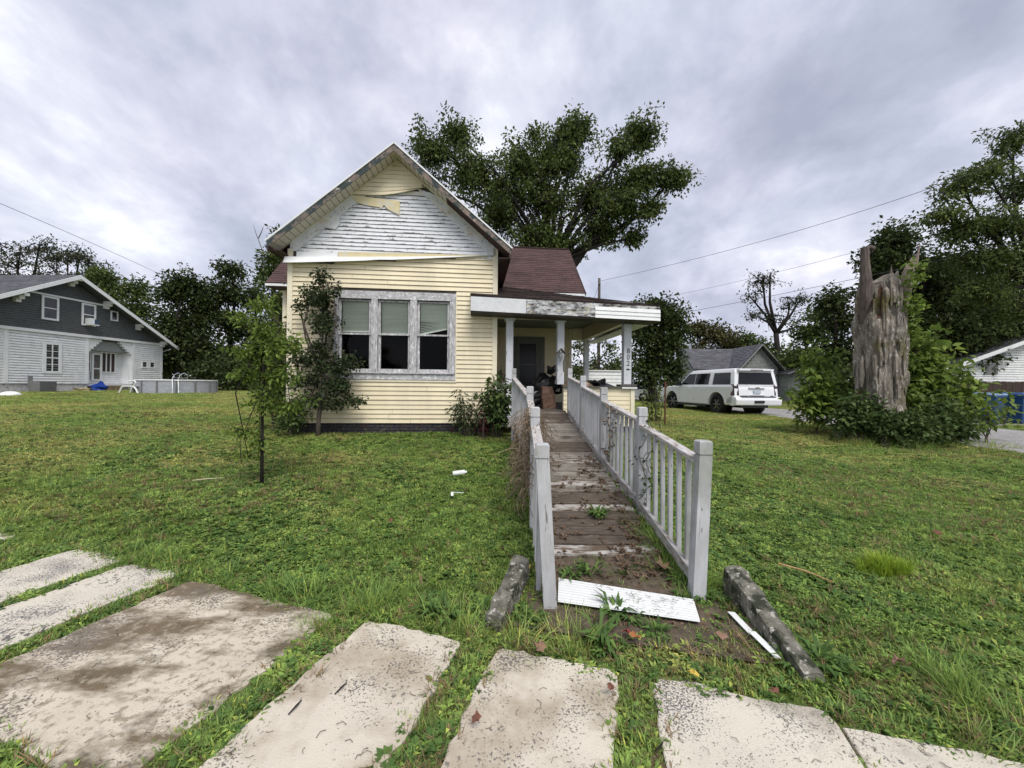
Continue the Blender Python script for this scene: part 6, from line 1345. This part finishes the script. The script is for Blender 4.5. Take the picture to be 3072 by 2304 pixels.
# ------------------------------------------------------------------ things lying about
o = MB().tube([(0, 0, .04), (.16, .06, .05)], .035, 10).tube([(.16, .06, .05), (.19, .07, .05)], .02, 8).build('plastic_bottle', WHITE, loc=G(-.83, 5.46)); tagp(o, 'small white plastic bottle lying on the lawn', 'bottle')
o = MB().beam((0, 0, .05), (.02, -.12, .04), .03, .004).beam((0.02, 0, .05), (.14, -.03, .05), .015, .004).build('paper_scrap', WHITE, loc=G(-.72, 4.7)); tagp(o, 'torn white paper scrap on the grass below the bottle', 'paper')
STICK = mat('bare_stick', (.50, .36, .16), (.36, .20, .09), 20, .7)
o = MB().tube([(0, 0, .06), (.12, -.13, .065), (.22, -.27, .05)], [.008, .007, .004], 5).build('stick', STICK, loc=G(2.18, 3.12)); tagp(o, 'split pale orange stick lying on the lawn right of the ramp', 'stick')
o = MB().tube([(0, 0, .06), (.14, .05, .07), (.3, .16, .06)], [.006, .008, .004], 5).build('stick', mat('pale_stick', (.5, .46, .3), (.4, .36, .22), 9, .8), loc=G(-4.15, 5.0)); tagp(o, 'pale dry stick on the lawn left of the slender sapling', 'stick')
for (x, y, lb, a) in ((-1.02, 1.78, 'black curved twig on the cream slab at the left', 1.0), (.62, 1.62, 'small dark twig on the slab below the ramp', .3), (-.86, 1.9, 'short bent twig on the slab near the grass joint', .8)):
    o = MB().tube([(0, 0, 0), (.03 * math.cos(a), .05 * math.sin(a), .008), (.06 * math.cos(a + .3), .09 * math.sin(a + .2), 0)], [.003, .005, .002], 5).build('twig', BARKD, loc=(x, y, .016)); tagp(o, lb, 'twig')
def fallen(x, y, s, m_, lb, z=None, seed=1):
    rnd = random.Random(seed); bb = MB(); n = 10; vs = [(0, 0, .012)]
    for k in range(n):
        a = 2 * math.pi * k / n; r = s * (1 if k % 2 == 0 else .55) * rnd.uniform(.8, 1.15); vs.append((r * math.cos(a), r * math.sin(a), .012 + rnd.uniform(-.3, .5) * s))
    bb.add(vs, [(0, k + 1, (k + 1) % n + 1) for k in range(n)]); p = G(x, y); p.z = (z if z is not None else p.z + .03)
    o = bb.build('fallen_leaf', m_, loc=p, rot=(rnd.uniform(-.3, .3), rnd.uniform(-.3, .3), rnd.uniform(0, 6))); tagp(o, lb, 'leaf', 'fallen leaves')
ORA = mat('leaf_orange', (.36, .13, .045), (.22, .08, .03), 12, .7); REDL = mat('leaf_red', (.26, .04, .04), (.16, .03, .03), 12, .7); TANL = mat('leaf_tan', (.30, .18, .12), (.20, .115, .08), 12, .7); YELL = mat('leaf_yellow', (.52, .40, .07), (.40, .30, .06), 12, .7); BRWN = mat('leaf_brown', (.20, .085, .055), (.12, .05, .035), 12, .8)
for i, (px, py, s, m_, lb) in enumerate(((1905, 1915, .045, ORA, 'curled orange leaf in the weeds below the white siding offcut'), (1880, 1900, .032, REDL, 'dark orange leaf left of the curled orange one'), (1620, 1945, .04, TANL, 'pale brown leaf at the top edge of the middle slab'), (1515, 1840, .04, REDL, 'red leaf beside the left concrete piece'), (2165, 1910, .04, TANL, 'tan leaf on the dirt left of the long concrete slab'),
    (2695, 1990, .05, TANL, 'pale folded leaf on the lawn at the right'), (2812, 1602, .045, BRWN, 'brown leaf on the lawn beyond the lime grass tuft'), (2325, 2078, .03, BRWN, 'small rust leaf at the slab edge on the right'), (1430, 2160, .03, BRWN, 'crumpled brown leaf in the grass joint between slabs'), (1835, 2068, .03, BRWN, 'small brown leaf on the middle slab'), (1930, 1560, .05, ORA, 'orange leaf on the lower ramp planks'), (1990, 1700, .08, TANL, 'large pale leaf cluster inside the right railing'), (2080, 2030, .04, YELL, 'yellow leaf in the weeds at the slab edge'), (1585, 1705, .05, YELL, 'yellow orange leaf at the foot of the left railing post'), (1170, 1565, .04, BRWN, 'dark brown leaf alone on the lawn below the window'), (2975, 1610, .04, BRWN, 'brown leaf on the lawn near the right edge'))):
    d = fw + rt * ((px - 1536) / FPX) + up * ((1152 - py) / FPX); zz = .03; 
    for _ in range(4): p = EYE + d * ((zz - EYE.z) / d.z); zz = (dz_(p.y) + .02 if .3 < p.x < 1.25 and 3.3 < p.y < 8 else float(gz(p.x, p.y)) + .05)
    fallen(p.x, p.y, s, m_, lb, zz, i)

# grass and weeds: instanced tufts
src = bpy.data.collections.new('tuft_sources')
def tuft(name, nb, h, spread, wdt, seed, m_, broad=False, lean=.6):
    rg = np.random.default_rng(seed); bb = MB()
    for k in range(nb):
        a = rg.uniform(0, 6.283); r = spread * math.sqrt(rg.random()) * (.35 if broad else 1); x, y = r * math.cos(a), r * math.sin(a)
        aa = a + rg.normal() * .8; hh = h * rg.uniform(.5, 1.15); l = lean * rg.uniform(.3, 1.4) * hh; dx, dy = math.cos(aa), math.sin(aa); px_, py_ = -dy * wdt / 2, dx * wdt / 2
        t = float(np.clip(rg.normal(.5, .2), 0, .95)) if rg.random() > .04 else 1.0
        if broad:
            l = hh * rg.uniform(.7, 1.3); q = hh * rg.uniform(.25, .8)
            bb.add([(x, y, 0), (x + dx * l * .5 + px_, y + dy * l * .5 + py_, q * .9), (x + dx * l, y + dy * l, q * .8), (x + dx * l * .5 - px_, y + dy * l * .5 - py_, q * .9)], [(0, 1, 2, 3)], t)
        else:
            bb.add([(x - px_, y - py_, 0), (x + px_, y + py_, 0), (x + dx * l * .4 + px_ * .8, y + dy * l * .4 + py_ * .8, hh * .6), (x + dx * l * .4 - px_ * .8, y + dy * l * .4 - py_ * .8, hh * .6), (x + dx * l, y + dy * l, hh * .95)], [(0, 1, 2, 3), (3, 2, 4)], t)
    me_o = bb.build(name, m_); COL.objects.unlink(me_o); src.objects.link(me_o); return me_o
tuft('a0', 28, .034, .080, .006, 1, LAWN, lean=.9); tuft('a1', 24, .040, .075, .006, 2, LAWN, lean=.8); tuft('a2', 30, .030, .085, .007, 3, LAWN, lean=1.2)
tuft('a3', 24, .042, .08, .015, 4, LAWN, True); tuft('a4', 24, .045, .07, .021, 5, CLOVER, True); tuft('a5', 16, .075, .05, .006, 6, LAWN, lean=.8)
tuft('a6', 26, .13, .03, .020, 7, CLOVER, True); tuft('a7', 60, .16, .06, .006, 8, LF_LIME, lean=.8); tuft('a8', 40, .20, .10, .006, 9, LAWN, lean=1.0); tuft('a9', 8, .05, .05, .03, 10, LF_DEAD, True); tuft('b0', 22, .05, .08, .005, 11, DRYG, lean=1.6)
def scatter(name, label, pts, idx, scl, rotx=.15):
    n = len(pts); me = bpy.data.meshes.new(name); me.vertices.add(n); me.vertices.foreach_set('co', pts.astype(np.float32).ravel())
    me.attributes.new('idx', 'INT', 'POINT').data.foreach_set('value', idx.astype(np.int32)); me.attributes.new('scl', 'FLOAT', 'POINT').data.foreach_set('value', scl.astype(np.float32))
    rot = np.stack([rng.normal(size=n) * rotx, rng.normal(size=n) * rotx, rng.uniform(0, 6.283, n)], 1)
    me.attributes.new('rot', 'FLOAT_VECTOR', 'POINT').data.foreach_set('vector', rot.astype(np.float32).ravel())
    o = bpy.data.objects.new(name, me); COL.objects.link(o); tagp(o, label, kind='stuff')
    ng = bpy.data.node_groups.new(name, 'GeometryNodeTree'); ng.interface.new_socket('Geometry', in_out='INPUT', socket_type='NodeSocketGeometry'); ng.interface.new_socket('Geometry', in_out='OUTPUT', socket_type='NodeSocketGeometry')
    gi = ng.nodes.new('NodeGroupInput'); go = ng.nodes.new('NodeGroupOutput'); ci = ng.nodes.new('GeometryNodeCollectionInfo'); ci.inputs[0].default_value = src; ci.inputs[1].default_value = True; ci.inputs[2].default_value = True
    ip = ng.nodes.new('GeometryNodeInstanceOnPoints'); ip.inputs['Pick Instance'].default_value = True
    def na(nm, dt): a = ng.nodes.new('GeometryNodeInputNamedAttribute'); a.data_type = dt; a.inputs[0].default_value = nm; return a
    L = ng.links; L.new(gi.outputs[0], ip.inputs['Points']); L.new(ci.outputs[0], ip.inputs['Instance']); L.new(na('idx', 'INT').outputs[0], ip.inputs['Instance Index'])
    L.new(na('rot', 'FLOAT_VECTOR').outputs[0], ip.inputs['Rotation']); L.new(na('scl', 'FLOAT').outputs[0], ip.inputs['Scale']); L.new(ip.outputs[0], go.inputs[0])
    md = o.modifiers.new('scatter', 'NODES'); md.node_group = ng; return o
def keep(x, y):
    """where grass may grow"""
    s = x * .957 - y * .29; c = x * .29 + y * .957
    ok = np.ones(len(x), bool)
    on = np.zeros(len(x), bool)
    for (s0, s1, c0, c1, mk) in SLABS: on |= (s > s0 + .01) & (s < s1 - .01) & (c > c0) & (c < c1 - .02 + .04 * np.sin(s * 9))
    ok &= ~on
    ok &= ~((x > .24) & (x < 1.30) & (y > 2.35) & (y < 8.1))
    u = (x - HO.x) * math.cos(TH) + (y - HO.y) * math.sin(TH); o = -(x - HO.x) * math.sin(TH) + (y - HO.y) * math.cos(TH)
    ok &= ~((u > -.05) & (u < 7.7) & (o > -.02)) & ~((u > -2.1) & (u < 7.3) & (o > 3.9))
    rx = np.interp(y, [p[1] for p in rl], [p[0] for p in rl]); rx2 = np.interp(y, [p[1] for p in rr_], [p[0] for p in rr_])
    ok &= ~((x > rx) & (x < rx2))
    ok &= ~((x < -28.5)) & ~((x > 15.9) & (y > 31.5))
    return ok
N = 400000
yy = rng.uniform(1.0, 40, N); xx = rng.uniform(-1, 1, N) * (yy * 1.42 + .8)
dens = np.where(yy < 5, 1.0, (5 / yy) ** 1.45) * (yy * 1.42 + .8); pr_ = dens / (5 * 1.42 + .8) ; keepm = rng.random(N) < pr_ * 1.0
xx, yy = xx[keepm], yy[keepm]; k_ = keep(xx, yy); xx, yy = xx[k_], yy[k_]
n = len(xx); cC = xx * .29 + yy * .957; clump = np.sin(xx * 1.3 + 2) * np.sin(yy * 1.1) + .6 * np.sin(xx * 3.1 + yy * 2.3)
rr = rng.random(n); idx = np.select([rr < .22, rr < .40, rr < .60, rr < .84], [0, 1, 2, 3], 4)
cl_ = (clump > .3) & (yy < 7) & (rng.random(n) < .65); idx[cl_] = np.where(rng.random(cl_.sum()) < .5, 4, 3)
dry = rng.random(n) < .05 + .10 * (np.sin(xx * .7 + 1) * np.sin(yy * .9) > .35); idx[dry] = 10
far = yy > 12; idx[far & (idx > 3) & (idx < 10)] = 2
scl = rng.uniform(.7, 1.25, n) * np.where(yy > 10, 1.25, 1.0)
zz = gz(xx, yy) + (.012 * np.sin(xx * 2.1 + yy * 1.3) + .012 * np.sin(xx * .9 - yy * 1.7)) * sstep(2.6, 5, yy) - .014 * (1 - sstep(2.15, 2.5, cC))
print('tufts', n)
scatter('lawn_grass', 'short mown green grass and clover covering the lawn', np.stack([xx, yy, zz - .005], 1), idx, scl)
# taller grass: joints, slab edges, ramp edges, weeds
pts = []; ids = []; sl_ = []
def addp(x, y, i, s, z=None): pts.append((x, y, (float(gz(x, y)) if z is None else z) - .01)); ids.append(i); sl_.append(s)
r_ = random.Random(12)
for a, c in zip(SLABS[:-1], SLABS[1:]):
    s0, s1 = a[1], c[0]; wj = s1 - s0
    if wj < .03 or wj > .5: continue
    for k in range(int(1100 * wj) + 60):
        s = r_.uniform(s0 - .03, s1 + .03); cc2 = r_.uniform(.9, 2.25); q = es * s + ec * cc2; addp(q.x, q.y, r_.choice((0, 1, 2, 5, 1, 3, 10) if s0 + .03 < s < s1 - .03 else (0, 10, 10, 2, 9)), r_.uniform(.5, 1.0), -.02)
for k in range(1500):
    s = r_.uniform(-7.5, 4); cc2 = 2.20 + abs(r_.gauss(0, .10)) - .03; q = es * s + ec * cc2
    if .35 < q.x < 1.25 and r_.random() < .75: continue
    addp(q.x, q.y, r_.choice((5, 1, 3, 4, 10 if cc2 < 2.26 else 3, 8 if r_.random() < .15 else 4)), r_.uniform(.6, 1.1), -.015)
for k in range(150): s = r_.uniform(-4.6, 4); q = es * s + ec * r_.uniform(.75, .90); addp(q.x, q.y, 5, r_.uniform(.5, 1.0), -.02)
for k in range(420):   # along the railings and house foot
    y = r_.uniform(2.7, 5.6); addp(1.36 + r_.gauss(0, .09), y, r_.choice((5, 8, 6, 4)), r_.uniform(.5, 1.0))
for k in range(260): addp(.18 + r_.gauss(0, .07), r_.uniform(2.5, 8), r_.choice((5, 3, 9, 5)), r_.uniform(.5, .9))
for k in range(360): p = HW(r_.uniform(-.2, 4.6), -.10 - abs(r_.gauss(0, .08)), 0); addp(p.x, p.y, r_.choice((5, 1, 4)), r_.uniform(.6, 1.1))
for (px, py, i, s, n_) in ((1775, 1525, 6, 1.0, 3), (1725, 1730, 6, 1.0, 3), (1830, 1735, 6, .6, 1), (1870, 1860, 6, .9, 4), (1790, 1935, 6, 1.0, 3), (1330, 1850, 6, .9, 3), (1470, 1855, 6, .8, 3), (1960, 1920, 6, .7, 3), (960, 1890, 8, .6, 3), (2660, 1710, 7, .8, 26), (2860, 2060, 8, .75, 5), (2900, 2100, 8, .8, 4), (1110, 1830, 8, .6, 4), (2500, 2010, 6, .9, 5), (2350, 1990, 6, .7, 3), (700, 1720, 6, .7, 2), (860, 1770, 6, .8, 2), (1560, 1870, 6, .8, 3)):
    d = fw + rt * ((px - 1536) / FPX) + up * ((1152 - py) / FPX); zz_ = .03
    for _ in range(4): p = EYE + d * ((zz_ - EYE.z) / d.z); zz_ = dz_(p.y) if (.3 < p.x < 1.25 and p.y > 3.3) else float(gz(p.x, p.y))
    for k in range(n_): sp_ = (.10 if i == 7 else .05); s = s * (1.2 if i == 6 else 1)/ (1.2 if i == 6 and k else 1); addp(p.x + r_.gauss(0, sp_), p.y + r_.gauss(0, sp_ * .6), i, s * r_.uniform(.7, 1.2), zz_)
for k in range(230):
    x, y = (r_.gauss(1.08, .14) if r_.random() < .6 else r_.uniform(.3, 1.2)), 2.9 + 2.6 * r_.random() ** 1.5; addp(x, y, 9, r_.uniform(.4, 1.0), max(dz_(y), float(gz(x, y))) + .015)
for k in range(260):
    x, y = r_.uniform(.15, 1.5), r_.uniform(2.2, 3.3); addp(x, y, r_.choice((5, 9, 9)), r_.uniform(.3, .8), float(gz(x, y)) + .02)
for k in range(260): addp(8.9 + r_.gauss(0, .9), 8.9 + r_.gauss(0, .3), r_.choice((4, 5, 8)), r_.uniform(.6, 1.2))
for k in range(500): i_ = r_.randrange(8, 40); addp(rl[i_][0] - abs(r_.gauss(0, .15)), rl[i_][1] + r_.uniform(-.5, .5), r_.choice((1, 5)), r_.uniform(.7, 1.2))
scatter('edge_weeds', 'taller grass and weeds in the slab joints, along the ramp and the walls', np.array(pts), np.array(ids), np.array(sl_), .2)
# twig and clipping litter on slabs and dirt
bb = MB(); rnd = random.Random(31)
for k in range(620):
    s = rnd.uniform(-3.2, 3); c = rnd.uniform(1.0, 2.15); q = es * s + ec * c; a = rnd.uniform(0, 6.3); L = rnd.uniform(.012, .05); z = .014
    if k > 380: q = Vector((rnd.uniform(.1, 1.6), rnd.uniform(2.3, 3.3), 0)); z = float(gz(q.x, q.y)) + .03; L *= 1.5
    if 380 < k < 440: q = pd.lerp(pc, rnd.uniform(.3, .98)).lerp(pa.lerp(pb, rnd.uniform(.3, .98)), rnd.random()); z = .085; L = rnd.uniform(.02, .05)
    m_ = q + Vector((math.cos(a) * L * .5, math.sin(a) * L * .5, .004)) ; e = q + Vector((math.cos(a + .5) * L, math.sin(a + .5) * L, 0))
    bb.tube([(q.x, q.y, z), (m_.x, m_.y, z + .003), (e.x, e.y, z)], rnd.uniform(.0008, .0018), 3, cap=False)
o = bb.build('twig_litter', TWIG); tagp(o, 'scattered dry grass clippings and twigs on the slabs', kind='stuff')
